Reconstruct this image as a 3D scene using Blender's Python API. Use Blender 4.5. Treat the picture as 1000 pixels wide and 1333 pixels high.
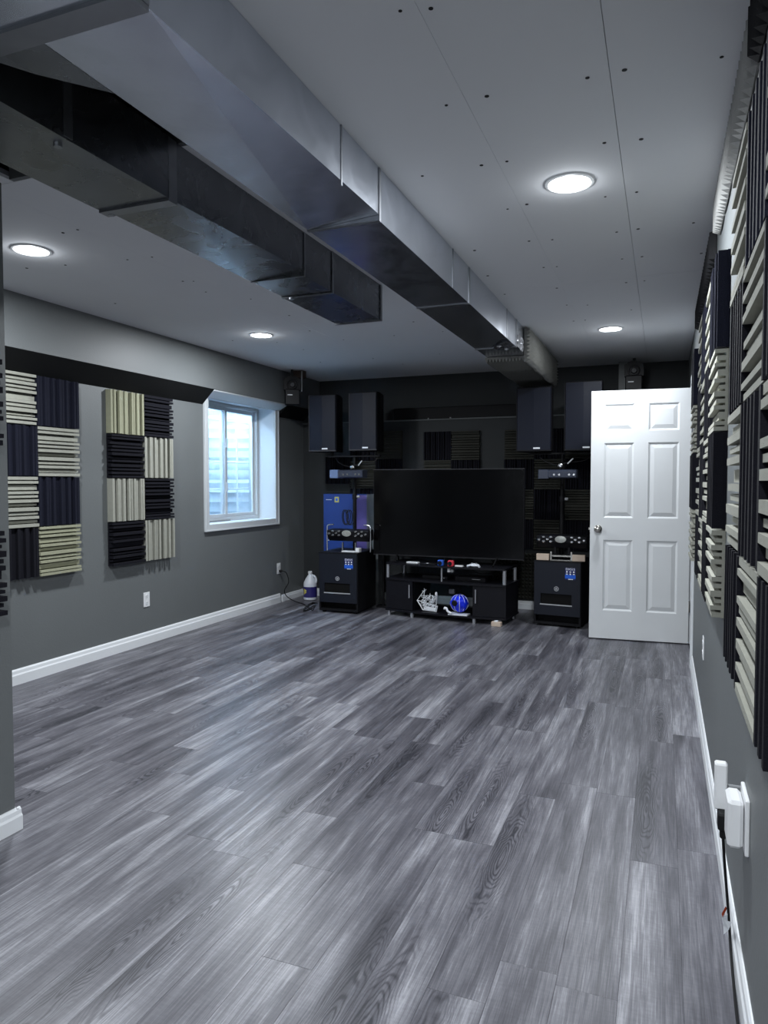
import bpy, bmesh, math, random
from mathutils import Vector, Matrix
for o in list(bpy.data.objects): bpy.data.objects.remove(o)
SC = bpy.context.scene
COL = SC.collection
PI = math.pi

# ------------------------------------------------------------------ camera
F, H = 924.0, 1.29
PITCH = math.atan(38.5/924); YAW = math.atan(364/924*math.cos(PITCH))
cd = bpy.data.cameras.new('camera'); cam = bpy.data.objects.new('camera', cd); COL.objects.link(cam)
cam.location = (0, 0, H)
cam.rotation_euler = (PI/2-PITCH, 0, YAW)
cd.sensor_fit = 'VERTICAL'; cd.sensor_height = 36.0; cd.lens = F/1333*36.0
cd.clip_start = 0.02
SC.camera = cam
# ------------------------------------------------------------------ world and exposure
w = bpy.data.worlds.new('world'); SC.world = w; w.use_nodes = True
bgn = w.node_tree.nodes['Background']
bgn.inputs[0].default_value = (0.50, 0.74, 1.0, 1); bgn.inputs[1].default_value = 38.0
SC.view_settings.view_transform = 'Standard'; SC.view_settings.look = 'None'
SC.view_settings.exposure = 0.16; SC.view_settings.gamma = 1.0
SC.view_settings.use_curve_mapping = False
LAMP_W = 42.0
LAMP_COL = (0.90, 0.95, 1.0)

# ------------------------------------------------------------------ materials
def lin(c):
    c = c/255.0
    return c/12.92 if c <= 0.04045 else ((c+0.055)/1.055)**2.4
def rgb(r, g, b): return (lin(r), lin(g), lin(b), 1)
def mat(name, col, rough=0.6, metal=0.0, noise=0.0, scale=8.0, bump=0.0, bscale=60.0, spec=None, emit=None, es=1.0, coat=0.0):
    m = bpy.data.materials.new(name); m.use_nodes = True
    nt = m.node_tree; b = nt.nodes['Principled BSDF']
    if spec is None: spec = 0.2 if max(col[:3]) < 0.06 else 0.5
    b.inputs['Base Color'].default_value = col
    b.inputs['Roughness'].default_value = rough; b.inputs['Metallic'].default_value = metal
    b.inputs['Specular IOR Level'].default_value = spec
    b.inputs['Coat Weight'].default_value = coat
    tc = nt.nodes.new('ShaderNodeTexCoord')
    if noise > 0:
        n = nt.nodes.new('ShaderNodeTexNoise'); n.inputs['Scale'].default_value = scale; n.inputs['Detail'].default_value = 5
        nt.links.new(tc.outputs['Object'], n.inputs['Vector'])
        mx = nt.nodes.new('ShaderNodeMix'); mx.data_type = 'RGBA'
        mx.inputs[6].default_value = tuple(c*(1-noise) for c in col[:3])+(1,)
        mx.inputs[7].default_value = tuple(min(1, c*(1+noise)) for c in col[:3])+(1,)
        nt.links.new(n.outputs['Fac'], mx.inputs[0]); nt.links.new(mx.outputs[2], b.inputs['Base Color'])
    if bump > 0:
        n2 = nt.nodes.new('ShaderNodeTexNoise'); n2.inputs['Scale'].default_value = bscale; n2.inputs['Detail'].default_value = 3
        nt.links.new(tc.outputs['Object'], n2.inputs['Vector'])
        bp = nt.nodes.new('ShaderNodeBump'); bp.inputs['Strength'].default_value = bump; bp.inputs['Distance'].default_value = 0.004
        nt.links.new(n2.outputs['Fac'], bp.inputs['Height']); nt.links.new(bp.outputs['Normal'], b.inputs['Normal'])
    if emit:
        b.inputs['Emission Color'].default_value = emit; b.inputs['Emission Strength'].default_value = es
    return m
M = {}
M['wall'] = mat('grey_paint', (0.138, 0.148, 0.150, 1), 0.5, noise=0.05, scale=3, bump=0.15, bscale=90)
M['wall_dark'] = mat('charcoal_wall', (0.032, 0.035, 0.037, 1), 0.6, noise=0.05, scale=3, bump=0.15, bscale=90)  # darker wall tone for the back wall and the passage
M['band'] = mat('dark_underside', (0.005, 0.0055, 0.006, 1), 0.8)  # one near-black tone for the sloping soffit underside
M['drywall'] = mat('bare_drywall', (0.70, 0.71, 0.73, 1), 0.9, noise=0.035, scale=2.2, bump=0.08, bscale=160)
M['joint'] = mat('drywall_joint', (0.16, 0.16, 0.17, 1), 0.9)
M['white_trim'] = mat('white_trim', (0.80, 0.82, 0.84, 1), 0.4, noise=0.03, scale=5)
M['door'] = mat('white_door_paint', (0.72, 0.74, 0.75, 1), 0.45, noise=0.06, scale=4, bump=0.06, bscale=200)
M['plastic_white'] = mat('white_plastic', (0.78, 0.79, 0.80, 1), 0.35)
M['black'] = mat('black_plastic', (0.005, 0.005, 0.007, 1), 0.45)
M['matte_black'] = mat('matte_black_steel', (0.004, 0.004, 0.005, 1), 0.6)
M['rubber'] = mat('black_rubber', (0.008, 0.008, 0.009, 1), 0.5)
M['hole'] = mat('dark_cavity', (0.003, 0.003, 0.003, 1), 0.9)
M['cream_foam'] = mat('cream_foam', (0.31, 0.31, 0.265, 1), 0.95, noise=0.12, scale=30, bump=0.4, bscale=300)
M['cream_foam2'] = mat('yellowed_cream_foam', (0.31, 0.31, 0.215, 1), 0.95, noise=0.12, scale=30, bump=0.4, bscale=300)
M['olive_foam'] = mat('grey_foam', (0.040, 0.040, 0.034, 1), 0.95, noise=0.12, scale=30, bump=0.4, bscale=300)
M['black_foam'] = mat('black_foam', (0.006, 0.006, 0.010, 1), 0.9, noise=0.2, scale=30, bump=0.4, bscale=300)
M['navy_foam'] = mat('navy_foam', (0.007, 0.008, 0.017, 1), 0.9, noise=0.2, scale=30, bump=0.4, bscale=300)
M['wedge_foam'] = mat('grey_wedge_foam', (0.30, 0.30, 0.29, 1), 0.95, noise=0.1, scale=30, bump=0.4, bscale=300)
M['wedge_dark'] = mat('dark_wedge_foam', (0.022, 0.022, 0.024, 1), 0.95, noise=0.1, scale=30, bump=0.4, bscale=300)
M['tile_foam'] = mat('light_grey_wrap_foam', (0.22, 0.22, 0.205, 1), 0.95, noise=0.15, scale=20, bump=0.4, bscale=300)
M['rim'] = mat('dark_rim', (0.05, 0.05, 0.055, 1), 0.4)
M['grille'] = mat('speaker_grille', (0.0035, 0.0055, 0.014, 1), 0.45, bump=0.3, bscale=500, spec=0.22)
M['cabinet'] = mat('speaker_cabinet', (0.0035, 0.0035, 0.005, 1), 0.6, bump=0.3, bscale=250)
M['sub_front'] = mat('subwoofer_grille', (0.007, 0.009, 0.016, 1), 0.42, bump=0.3, bscale=500, spec=0.3)
M['chrome'] = mat('chrome', (0.75, 0.76, 0.78, 1), 0.18, metal=1)
M['nickel'] = mat('satin_nickel', (0.62, 0.60, 0.55, 1), 0.22, metal=1)
M['silver'] = mat('silver_post', (0.42, 0.43, 0.46, 1), 0.35, metal=0.7)
M['furniture'] = mat('black_woodgrain', (0.006, 0.006, 0.009, 1), 0.45, noise=0.2, scale=12)
M['screen'] = mat('tv_glass', (0.002, 0.002, 0.0025, 1), 0.12, spec=0.35)
M['wood_block'] = mat('pale_pine', (0.55, 0.44, 0.35, 1), 0.7, noise=0.1, scale=20)
M['joist'] = mat('old_joist_wood', (0.05, 0.04, 0.033, 1), 0.85, noise=0.3, scale=9)
M['brown'] = mat('brown_wood', (0.06, 0.038, 0.03, 1), 0.8, noise=0.2, scale=20)
M['blue_label'] = mat('blue_label', rgb(25, 90, 200), 0.4)
M['blue_dark'] = mat('dark_blue_label', rgb(18, 30, 90), 0.4)
M['white_print'] = mat('white_print', (0.8, 0.82, 0.85, 1), 0.5)
M['grey_print'] = mat('grey_print', (0.35, 0.36, 0.38, 1), 0.5)
M['purple_label'] = mat('violet_label', rgb(48, 44, 110), 0.4)
M['yellow'] = mat('yellow_print', rgb(190, 180, 90), 0.5)
M['jug'] = mat('jug_plastic', (0.72, 0.75, 0.80, 1), 0.35)
M['blue_box'] = mat('blue_carton_print', rgb(22, 56, 128), 0.5, noise=0.25, scale=3)
M['violet_box'] = mat('violet_carton_print', rgb(86, 74, 138), 0.5, noise=0.12, scale=4)
M['grey_card'] = mat('grey_card', rgb(92, 95, 96), 0.7)
M['screw'] = mat('screw_head', (0.012, 0.012, 0.013, 1), 0.6)
M['blue_gloss'] = mat('bright_blue_plastic', rgb(10, 40, 225), 0.3, noise=0.5, scale=22)
M['blue_sp'] = mat('blue_speaker_ring', rgb(40, 90, 190), 0.4)
M['red_sp'] = mat('red_speaker_ring', rgb(215, 60, 75), 0.4)
M['orange'] = mat('orange_paper', rgb(200, 90, 50), 0.7)
M['purple_cable'] = mat('violet_cable', rgb(40, 30, 90), 0.5)
M['lens_grey'] = mat('reflector_disc', (0.42, 0.43, 0.40, 1), 0.3, metal=0.5, noise=0.4, scale=120)
M['bar_body'] = mat('light_bar_housing', (0.035, 0.042, 0.065, 1), 0.35)
M['well'] = mat('galvanised_well', (0.24, 0.28, 0.305, 1), 0.6, noise=0.05, scale=3)
M['vinyl'] = mat('white_vinyl', (0.56, 0.59, 0.61, 1), 0.35)
M['grey_plastic'] = mat('grey_plastic', (0.25, 0.26, 0.27, 1), 0.5)

def galv(name, col, rough, streak=0.25):
    m = bpy.data.materials.new(name); m.use_nodes = True; nt = m.node_tree; b = nt.nodes['Principled BSDF']
    tc = nt.nodes.new('ShaderNodeTexCoord')
    n = nt.nodes.new('ShaderNodeTexNoise'); n.inputs['Scale'].default_value = 5; n.inputs['Detail'].default_value = 8; n.inputs['Distortion'].default_value = 1.2
    v = nt.nodes.new('ShaderNodeTexVoronoi'); v.inputs['Scale'].default_value = 70
    nt.links.new(tc.outputs['Object'], n.inputs['Vector']); nt.links.new(tc.outputs['Object'], v.inputs['Vector'])
    mx = nt.nodes.new('ShaderNodeMix'); mx.data_type = 'RGBA'
    mx.inputs[6].default_value = tuple(c*(1-streak) for c in col[:3])+(1,); mx.inputs[7].default_value = tuple(min(1, c*(1+streak)) for c in col[:3])+(1,)
    nt.links.new(n.outputs['Fac'], mx.inputs[0]); nt.links.new(mx.outputs[2], b.inputs['Base Color'])
    b.inputs['Metallic'].default_value = 0.95
    mr = nt.nodes.new('ShaderNodeMapRange'); mr.inputs[3].default_value = rough-0.07; mr.inputs[4].default_value = rough+0.12
    nt.links.new(n.outputs['Fac'], mr.inputs[0]); nt.links.new(mr.outputs[0], b.inputs['Roughness'])
    bp = nt.nodes.new('ShaderNodeBump'); bp.inputs['Strength'].default_value = 0.12; bp.inputs['Distance'].default_value = 0.01
    n3 = nt.nodes.new('ShaderNodeTexNoise'); n3.inputs['Scale'].default_value = 6; n3.inputs['Detail'].default_value = 4
    nt.links.new(tc.outputs['Object'], n3.inputs['Vector'])
    nt.links.new(n3.outputs['Fac'], bp.inputs['Height']); nt.links.new(bp.outputs['Normal'], b.inputs['Normal'])
    return m
M['galv'] = galv('galvanised_sheet', (0.62, 0.65, 0.71), 0.20)
M['galv_dull'] = galv('dull_galvanised_sheet', (0.20, 0.21, 0.225), 0.25, 0.35)
M['cleat'] = galv('galvanised_cleat', (0.30, 0.31, 0.33), 0.35)
M['foil'] = galv('foil_tape', (0.65, 0.66, 0.70), 0.22)

def floor_mat():
    m = bpy.data.materials.new('grey_vinyl_plank'); m.use_nodes = True; nt = m.node_tree; N = nt.nodes; L = nt.links
    b = N['Principled BSDF']
    tc = N.new('ShaderNodeTexCoord'); oi = N.new('ShaderNodeObjectInfo')
    def math_(op, a, c=None, v1=None, v2=None):
        n = N.new('ShaderNodeMath'); n.operation = op
        if a is not None: L.new(a, n.inputs[0])
        if c is not None: L.new(c, n.inputs[1])
        if v1 is not None: n.inputs[0].default_value = v1
        if v2 is not None: n.inputs[1].default_value = v2
        return n.outputs[0]
    rnd = oi.outputs['Random']
    off = N.new('ShaderNodeCombineXYZ'); L.new(math_('MULTIPLY', rnd, v2=37.0), off.inputs[0]); L.new(math_('MULTIPLY', rnd, v2=91.0), off.inputs[1]); L.new(math_('MULTIPLY', rnd, v2=13.0), off.inputs[2])
    add = N.new('ShaderNodeVectorMath'); add.operation = 'ADD'; L.new(tc.outputs['Object'], add.inputs[0]); L.new(off.outputs[0], add.inputs[1])
    def noise(sx, sy, detail=6, dist=0.0, rough=0.6):
        mp = N.new('ShaderNodeVectorMath'); mp.operation = 'MULTIPLY'; mp.inputs[1].default_value = (sx, sy, 1)
        L.new(add.outputs[0], mp.inputs[0])
        n = N.new('ShaderNodeTexNoise'); n.inputs['Scale'].default_value = 1; n.inputs['Detail'].default_value = detail
        n.inputs['Distortion'].default_value = dist; n.inputs['Roughness'].default_value = rough
        L.new(mp.outputs[0], n.inputs['Vector']); return n.outputs['Fac']
    broad = noise(14, 1.1, 4, 0.6)
    fine = noise(210, 4.5, 5, 0.5, 0.75)
    cross = noise(30, 120, 3)
    blot = noise(5, 2.2, 3, 0.5)
    warp = noise(11, 2.6, 2, 0.4)
    # cathedral grain : distorted ellipses round a random centre in the plank
    sep = N.new('ShaderNodeSeparateXYZ'); L.new(tc.outputs['Object'], sep.inputs[0])
    r1 = math_('FRACT', math_('MULTIPLY', rnd, v2=17.31)); r2 = math_('FRACT', math_('MULTIPLY', rnd, v2=53.7)); r3 = math_('FRACT', math_('MULTIPLY', rnd, v2=101.3))
    cx = math_('SUBTRACT', sep.outputs[0], math_('MULTIPLY', math_('SUBTRACT', r1, v2=0.5), v2=0.08))
    cy = math_('SUBTRACT', sep.outputs[1], math_('MULTIPLY', math_('SUBTRACT', r2, v2=0.5), v2=1.0))
    ex = math_('MULTIPLY', cx, v2=17.0); ey = math_('MULTIPLY', cy, v2=1.75)
    rad = math_('SQRT', math_('ADD', math_('MULTIPLY', ex, ex), math_('MULTIPLY', ey, ey)))
    radw = math_('ADD', rad, math_('MULTIPLY', warp, v2=1.25))
    ring = math_('SINE', math_('MULTIPLY', radw, v2=50.0))
    ring01 = math_('ADD', math_('MULTIPLY', ring, v2=0.5), v2=0.5)
    ringp = math_('POWER', ring01, v2=2.6)
    fall = N.new('ShaderNodeMapRange'); fall.inputs[1].default_value = 0.25; fall.inputs[2].default_value = 1.15; fall.inputs[3].default_value = 1; fall.inputs[4].default_value = 0; L.new(rad, fall.inputs[0])
    gate = math_('GREATER_THAN', r3, v2=0.38)
    cath = math_('MULTIPLY', math_('MULTIPLY', ringp, fall.outputs[0]), gate)
    # value
    v = math_('ADD', math_('MULTIPLY', broad, v2=1.05), math_('MULTIPLY', fine, v2=0.78))
    v = math_('ADD', v, math_('MULTIPLY', cross, v2=0.13))
    v = math_('ADD', v, math_('MULTIPLY', blot, v2=0.35))
    v = math_('ADD', v, math_('MULTIPLY', math_('FRACT', math_('MULTIPLY', rnd, v2=7.7)), v2=0.16))
    v = math_('SUBTRACT', v, math_('MULTIPLY', cath, v2=0.32))
    v = math_('SUBTRACT', v, math_('MULTIPLY', math_('MULTIPLY', fall.outputs[0], gate), v2=0.05))
    rp = N.new('ShaderNodeValToRGB'); L.new(math_('SUBTRACT', v, v2=0.715), rp.inputs[0])
    e = rp.color_ramp.elements
    e[0].position = 0.17; e[0].color = (0.024, 0.024, 0.031, 1)
    e[1].position = 0.86; e[1].color = (0.36, 0.36, 0.39, 1)
    a = e.new(0.46); a.color = (0.090, 0.088, 0.104, 1)
    a = e.new(0.62); a.color = (0.158, 0.157, 0.177, 1)
    L.new(rp.outputs[0], b.inputs['Base Color'])
    mr = N.new('ShaderNodeMapRange'); mr.inputs[3].default_value = 0.44; mr.inputs[4].default_value = 0.28; L.new(fine, mr.inputs[0]); L.new(mr.outputs[0], b.inputs['Roughness'])
    b.inputs['Specular IOR Level'].default_value = 0.5
    bp = N.new('ShaderNodeBump'); bp.inputs['Strength'].default_value = 0.25; bp.inputs['Distance'].default_value = 0.0012
    L.new(v, bp.inputs['Height']); L.new(bp.outputs['Normal'], b.inputs['Normal'])
    return m
M['floor'] = floor_mat()
M['floor_gap'] = mat('floor_seam', (0.05, 0.05, 0.056, 1), 0.8)

def glass_mat():
    m = bpy.data.materials.new('dusty_window_glass'); m.use_nodes = True; nt = m.node_tree; N = nt.nodes; L = nt.links
    N.remove(N['Principled BSDF']); out = N['Material Output']
    tr = N.new('ShaderNodeBsdfTransparent'); gl = N.new('ShaderNodeBsdfGlossy'); gl.inputs['Roughness'].default_value = 0.05
    df = N.new('ShaderNodeBsdfTranslucent'); df.inputs[0].default_value = (0.75, 0.88, 1, 1)
    no = N.new('ShaderNodeTexNoise'); no.inputs['Scale'].default_value = 4; no.inputs['Detail'].default_value = 7
    tc = N.new('ShaderNodeTexCoord'); L.new(tc.outputs['Object'], no.inputs['Vector'])
    mr = N.new('ShaderNodeMapRange'); mr.inputs[1].default_value = 0.35; mr.inputs[2].default_value = 0.7; mr.inputs[3].default_value = 0.08; mr.inputs[4].default_value = 0.28
    L.new(no.outputs['Fac'], mr.inputs[0])
    m1 = N.new('ShaderNodeMixShader'); L.new(mr.outputs[0], m1.inputs[0]); L.new(tr.outputs[0], m1.inputs[1]); L.new(df.outputs[0], m1.inputs[2])
    m2 = N.new('ShaderNodeMixShader'); m2.inputs[0].default_value = 0.05; L.new(m1.outputs[0], m2.inputs[1]); L.new(gl.outputs[0], m2.inputs[2])
    L.new(m2.outputs[0], out.inputs[0]); return m
M['glass'] = glass_mat()
M['lens_on'] = mat('lit_lens', (1, 1, 1, 1), 0.5, emit=(0.93, 0.97, 1, 1), es=14.0)

# ------------------------------------------------------------------ helpers
def B(): return bmesh.new()
def box(bm, x0, x1, y0, y1, z0, z1):
    vs = [bm.verts.new((x, y, z)) for x in (x0, x1) for y in (y0, y1) for z in (z0, z1)]
    for f in ((0,1,3,2),(4,6,7,5),(0,4,5,1),(2,3,7,6),(0,2,6,4),(1,5,7,3)):
        bm.faces.new([vs[i] for i in f])
    return vs
def prism(bm, pts, axis, a, b):
    """extrude 2-D polygon pts along axis (0 x: pts=(y,z), 1 y: pts=(x,z), 2 z: pts=(x,y))"""
    def P(p, t): return (t, p[0], p[1]) if axis == 0 else ((p[0], t, p[1]) if axis == 1 else (p[0], p[1], t))
    A = [bm.verts.new(P(p, a)) for p in pts]; C = [bm.verts.new(P(p, b)) for p in pts]; n = len(pts)
    bm.faces.new(A); bm.faces.new(C[::-1])
    for i in range(n): bm.faces.new((A[i], C[i], C[(i+1) % n], A[(i+1) % n]))
def lathe(bm, prof, c=(0,0,0), axis='z', n=20, sc=(1,1)):
    rings = []
    for r, h in prof:
        ring = []
        for i in range(n):
            a = 2*PI*i/n; u, v = r*math.cos(a)*sc[0], r*math.sin(a)*sc[1]
            p = {'z': (u, v, h), 'y': (u, h, v), 'x': (h, u, v)}[axis]
            ring.append(bm.verts.new((p[0]+c[0], p[1]+c[1], p[2]+c[2])))
        rings.append(ring)
    for a, b in zip(rings, rings[1:]):
        for i in range(n): bm.faces.new((a[i], a[(i+1) % n], b[(i+1) % n], b[i]))
    bm.faces.new(rings[0][::-1]); bm.faces.new(rings[-1])
def tube(bm, pts, r, n=8, closed=False):
    pts = [Vector(p) for p in pts]; rings = []; up = None
    for i, p in enumerate(pts):
        if closed: d = pts[(i+1) % len(pts)]-pts[i-1]
        else: d = pts[min(i+1, len(pts)-1)]-pts[max(i-1, 0)]
        d.normalize()
        if up is None: up = d.orthogonal().normalized()
        else:
            up = up-d*up.dot(d)
            up = up.normalized() if up.length > 1e-6 else d.orthogonal().normalized()
        s = d.cross(up)
        rings.append([bm.verts.new(p+up*r*math.cos(2*PI*k/n)+s*r*math.sin(2*PI*k/n)) for k in range(n)])
    m = len(rings)
    for i in range(m if closed else m-1):
        a, b = rings[i], rings[(i+1) % m]
        for k in range(n): bm.faces.new((a[k], a[(k+1) % n], b[(k+1) % n], b[k]))
    if not closed: bm.faces.new(rings[0][::-1]); bm.faces.new(rings[-1])
def smooth_path(pts, k=6):
    P = [Vector(p) for p in pts]; out = []
    for i in range(len(P)-1):
        p0, p1, p2, p3 = P[max(i-1, 0)], P[i], P[i+1], P[min(i+2, len(P)-1)]
        for j in range(k):
            t = j/k
            out.append(0.5*((2*p1)+(-p0+p2)*t+(2*p0-5*p1+4*p2-p3)*t*t+(-p0+3*p1-3*p2+p3)*t**3))
    out.append(P[-1]); return out
def mesh_of(name, bm, m, bevel=0, smooth=False):
    bmesh.ops.recalc_face_normals(bm, faces=bm.faces)
    if bevel > 0:
        bmesh.ops.bevel(bm, geom=[e for e in bm.edges if e.is_manifold and e.calc_face_angle(0) > 0.6], offset=bevel, segments=1, affect='EDGES', profile=0.5)
    me = bpy.data.meshes.new(name); bm.to_mesh(me); bm.free()
    if smooth:
        for p in me.polygons: p.use_smooth = True
        try: me.set_sharp_from_angle(angle=0.7)
        except Exception: pass
    me.materials.append(m); return me
def obj(name, bm, m, parent=None, bevel=0, smooth=False, loc=None):
    me = bm if isinstance(bm, bpy.types.Mesh) else mesh_of(name, bm, m, bevel, smooth)
    o = bpy.data.objects.new(name, me); COL.objects.link(o)
    if parent is not None: o.parent = parent
    if loc is not None: o.location = loc
    return o
def tag(o, label, cat, group=None):
    o['label'] = label; o['category'] = cat
    if group: o['group'] = group
    return o
def thing(name, label, cat, loc=(0,0,0), rz=0.0, group=None):
    o = bpy.data.objects.new(name, None); COL.objects.link(o); o.location = loc; o.rotation_euler = (0, 0, rz); o.empty_display_size = 0.05
    return tag(o, label, cat, group)
def struct(name, bm, m, parent=None, **k):
    o = obj(name, bm, m, parent, **k)
    if parent is None: o['kind'] = 'structure'
    return o
def dup(root, loc, rz, label, group=None):
    r = root.copy(); COL.objects.link(r); r.location = loc; r.rotation_euler = (0, 0, rz); r['label'] = label
    if group: r['group'] = group
    for ch in list(root.children):
        c = ch.copy(); COL.objects.link(c); c.parent = r
        for g in list(ch.children):
            d = g.copy(); COL.objects.link(d); d.parent = c
    return r
def one(*a):
    bm = B(); box(bm, *a); return bm
def text(name, s, size, loc, m, parent, rot=(PI/2, 0, 0), ext=0.0006, align='CENTER'):
    cu = bpy.data.curves.new(name, 'FONT'); cu.body = s; cu.size = size; cu.extrude = ext; cu.align_x = align; cu.align_y = 'CENTER'
    t = bpy.data.objects.new('tmp', cu); COL.objects.link(t)
    me = bpy.data.meshes.new_from_object(t.evaluated_get(bpy.context.evaluated_depsgraph_get()))
    bpy.data.objects.remove(t); me.materials.clear(); me.materials.append(m)
    o = bpy.data.objects.new(name, me); COL.objects.link(o); o.parent = parent; o.location = loc; o.rotation_euler = rot; return o

XL, XR, YB, YU, ZC = -3.83, 0.205, 7.22, 7.38, 2.45   # left wall, right wall, lower back wall, upper back wall, ceiling
YN = -3.6

# ------------------------------------------------------------------ floor
fl = struct('floor', one(XL-0.3, XR+0.3, YN-0.1, YU+0.1, -0.12, -0.004), M['floor_gap'])
PW, PL = 0.152, 1.22
rng = random.Random(11)
known = {}   # row index -> y of one joint, read off the photograph
rows = []
x = 0.065-PW*26
ri = 0
plank_cache = {}
stuffbm = B()
while x < XR:
    xa, xb = max(x, XL), min(x+PW, XR)
    xm = x+PW/2
    y0 = rng.uniform(-PL, 0)
    for kx, ky in ((-0.01, 3.74), (-0.16, 3.03), (0.13, 2.66), (-0.313, 1.85), (-0.465, 2.9), (-0.62, 2.44), (-0.77, 2.46), (-0.907, 1.63), (-1.06, 3.30), (-1.21, 2.43), (-1.36, 3.27), (-1.52, 2.11), (-1.67, 2.5)):
        if abs(kx-xm) < 0.06: y0 = ky-PL*5
    y = y0-PL*int((y0-YN)/PL+1)
    while y < YU:
        ya, yb = max(y, YN), min(y+PL, YB if True else YU)
        if yb-ya > 0.02 and xb-xa > 0.01:
            if yb < 0.35:
                box(stuffbm, xa+0.0007, xb-0.0007, ya+0.0008, yb-0.0008, -0.004, 0)
            else:
                wv, lv = round(xb-xa, 3), round(yb-ya, 3)
                key = (wv, lv)
                if key not in plank_cache:
                    bm = B(); vs = box(bm, -wv/2+0.0002, wv/2-0.0002, -lv/2+0.0003, lv/2-0.0003, -0.004, 0)
                    plank_cache[key] = mesh_of('plank', bm, M['floor'], bevel=0.0004)
                obj('plank', plank_cache[key], None, fl, loc=((xa+xb)/2, (ya+yb)/2, 0))
        y += PL
    x += PW; ri += 1
st = obj('plank', stuffbm, M['floor'], fl); st['kind'] = 'stuff'

# ------------------------------------------------------------------ walls
TOP = 2.75
DY0, DY1 = 5.385, 6.15      # doorway in the right wall
bm = B()
box(bm, XR, XR+0.12, YN, DY0, -0.1, TOP); box(bm, XR, XR+0.12, DY1, YU+0.1, -0.1, TOP); box(bm, XR, XR+0.12, DY0, DY1, 2.06, TOP)
struct('wall_right', bm, M['wall'])
struct('wall_hall', one(XR+0.9, XR+1.0, DY0-0.5, DY1+0.5, -0.1, TOP), M['wall_dark'])
bm = B(); box(bm, XR+0.12, XR+1.0, DY0-0.5, DY1+0.5, -0.1, -0.0); box(bm, XR+0.12, XR+1.0, DY0-0.5, DY1+0.5, 2.45, 2.5)
box(bm, XR+0.12, XR+1.0, DY0-0.5, DY0-0.4, 0, 2.45); box(bm, XR+0.12, XR+1.0, DY1+0.4, DY1+0.5, 0, 2.45)
struct('wall_passage', bm, M['wall_dark'])
# left wall with window opening
WY0, WY1, WZ0, WZ1 = 5.385, 6.565, 0.91, 2.065
XW = -4.08
bm = B()
box(bm, XL-0.32, XL, YN+3.4, WY0-0.012, -0.1, TOP); box(bm, XL-0.32, XL, WY1+0.012, YU+0.1, -0.1, TOP)
box(bm, XL-0.32, XL, WY0-0.012, WY1+0.012, -0.1, WZ0-0.012); box(bm, XL-0.32, XL, WY0-0.012, WY1+0.012, WZ1+0.012, TOP)
struct('wall_left', bm, M['wall'])
# soffit over the left wall: painted face, sloping dark underside
bm = B(); prism(bm, [(-3.70, ZC+0.02), (-3.70, 2.113), (XL, 2.113), (XL, ZC+0.02)], 1, 0.0, YU)
so = struct('trim_1', bm, M['wall'])
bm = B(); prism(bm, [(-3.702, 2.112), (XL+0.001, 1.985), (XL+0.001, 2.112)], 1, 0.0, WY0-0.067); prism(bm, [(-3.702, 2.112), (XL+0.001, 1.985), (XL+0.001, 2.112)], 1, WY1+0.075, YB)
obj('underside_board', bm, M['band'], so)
bm = B(); box(bm, -3.704, -3.698, WY1+0.08, YU, 2.108, 2.122); box(bm, XL, XL+0.008, WY1+0.08, YB, 1.972, 1.984)
obj('lit_edge_strip', bm, M['grey_card'], so)  # pale strips stand for edges that catch the window light
# back wall, lower half furred out with a ledge
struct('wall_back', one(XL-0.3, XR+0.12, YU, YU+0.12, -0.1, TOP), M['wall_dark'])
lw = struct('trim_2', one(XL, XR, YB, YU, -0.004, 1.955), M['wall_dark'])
obj('lit_ledge_strip', one(XL, XR, YB-0.012, YB+0.02, 1.948, 1.962), M['grey_card'], lw)  # paler strip imitates light caught along the ledge's edge
struct('trim_3', one(-0.42, -0.245, 7.27, YU, 1.95, ZC), M['wall'])
# near-left stub wall and the walls that close the room behind the camera
XS = -2.222
struct('wall_stub', one(XS-0.12, XS, YN, 1.905, -0.004, 2.36), M['wall'])
struct('wall_near', one(XL-0.3, XR+0.12, YN-0.12, YN, -0.1, TOP), M['drywall'])
struct('wall_bay', one(XL-0.32, XS-0.12, -0.32, -0.2, -0.1, TOP), M['wall'])
struct('wall_upper', one(XS-0.30, XS-0.12, YN, 1.78, 2.36, TOP), M['joist'])

# baseboards
BBP = lambda t, h: [(0, 0), (t, 0), (t, h*0.62), (t*0.72, h*0.72), (t*0.62, h*0.9), (t*0.3, h), (0, h)]
bm = B(); prism(bm, [(XL+p, q) for p, q in BBP(0.016, 0.098)], 1, -0.2, 6.66)
struct('baseboard_left', bm, M['white_trim'])
bm = B(); prism(bm, [(XL+p, q) for p, q in BBP(0.014, 0.075)], 1, 6.70, 7.18)
o = struct('baseboard_corner', bm, M['white_trim'])
bm = B(); prism(bm, [(XR-p, q) for p, q in BBP(0.014, 0.092)], 1, YN, DY0-0.075)
struct('baseboard_right', bm, M['white_trim'])
bm = B(); prism(bm, [(YB-p, q) for p, q in BBP(0.014, 0.085)], 0, XL+0.02, XR-0.02)
struct('baseboard_back', bm, M['white_trim'])
bm = B(); prism(bm, [(XS+p, q) for p, q in BBP(0.018, 0.083)], 1, YN, 1.923)
prism(bm, [(1.905+p, q) for p, q in BBP(0.018, 0.083)], 0, XS-0.12, XS+0.01)
struct('baseboard_stub', bm, M['white_trim'])

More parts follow.
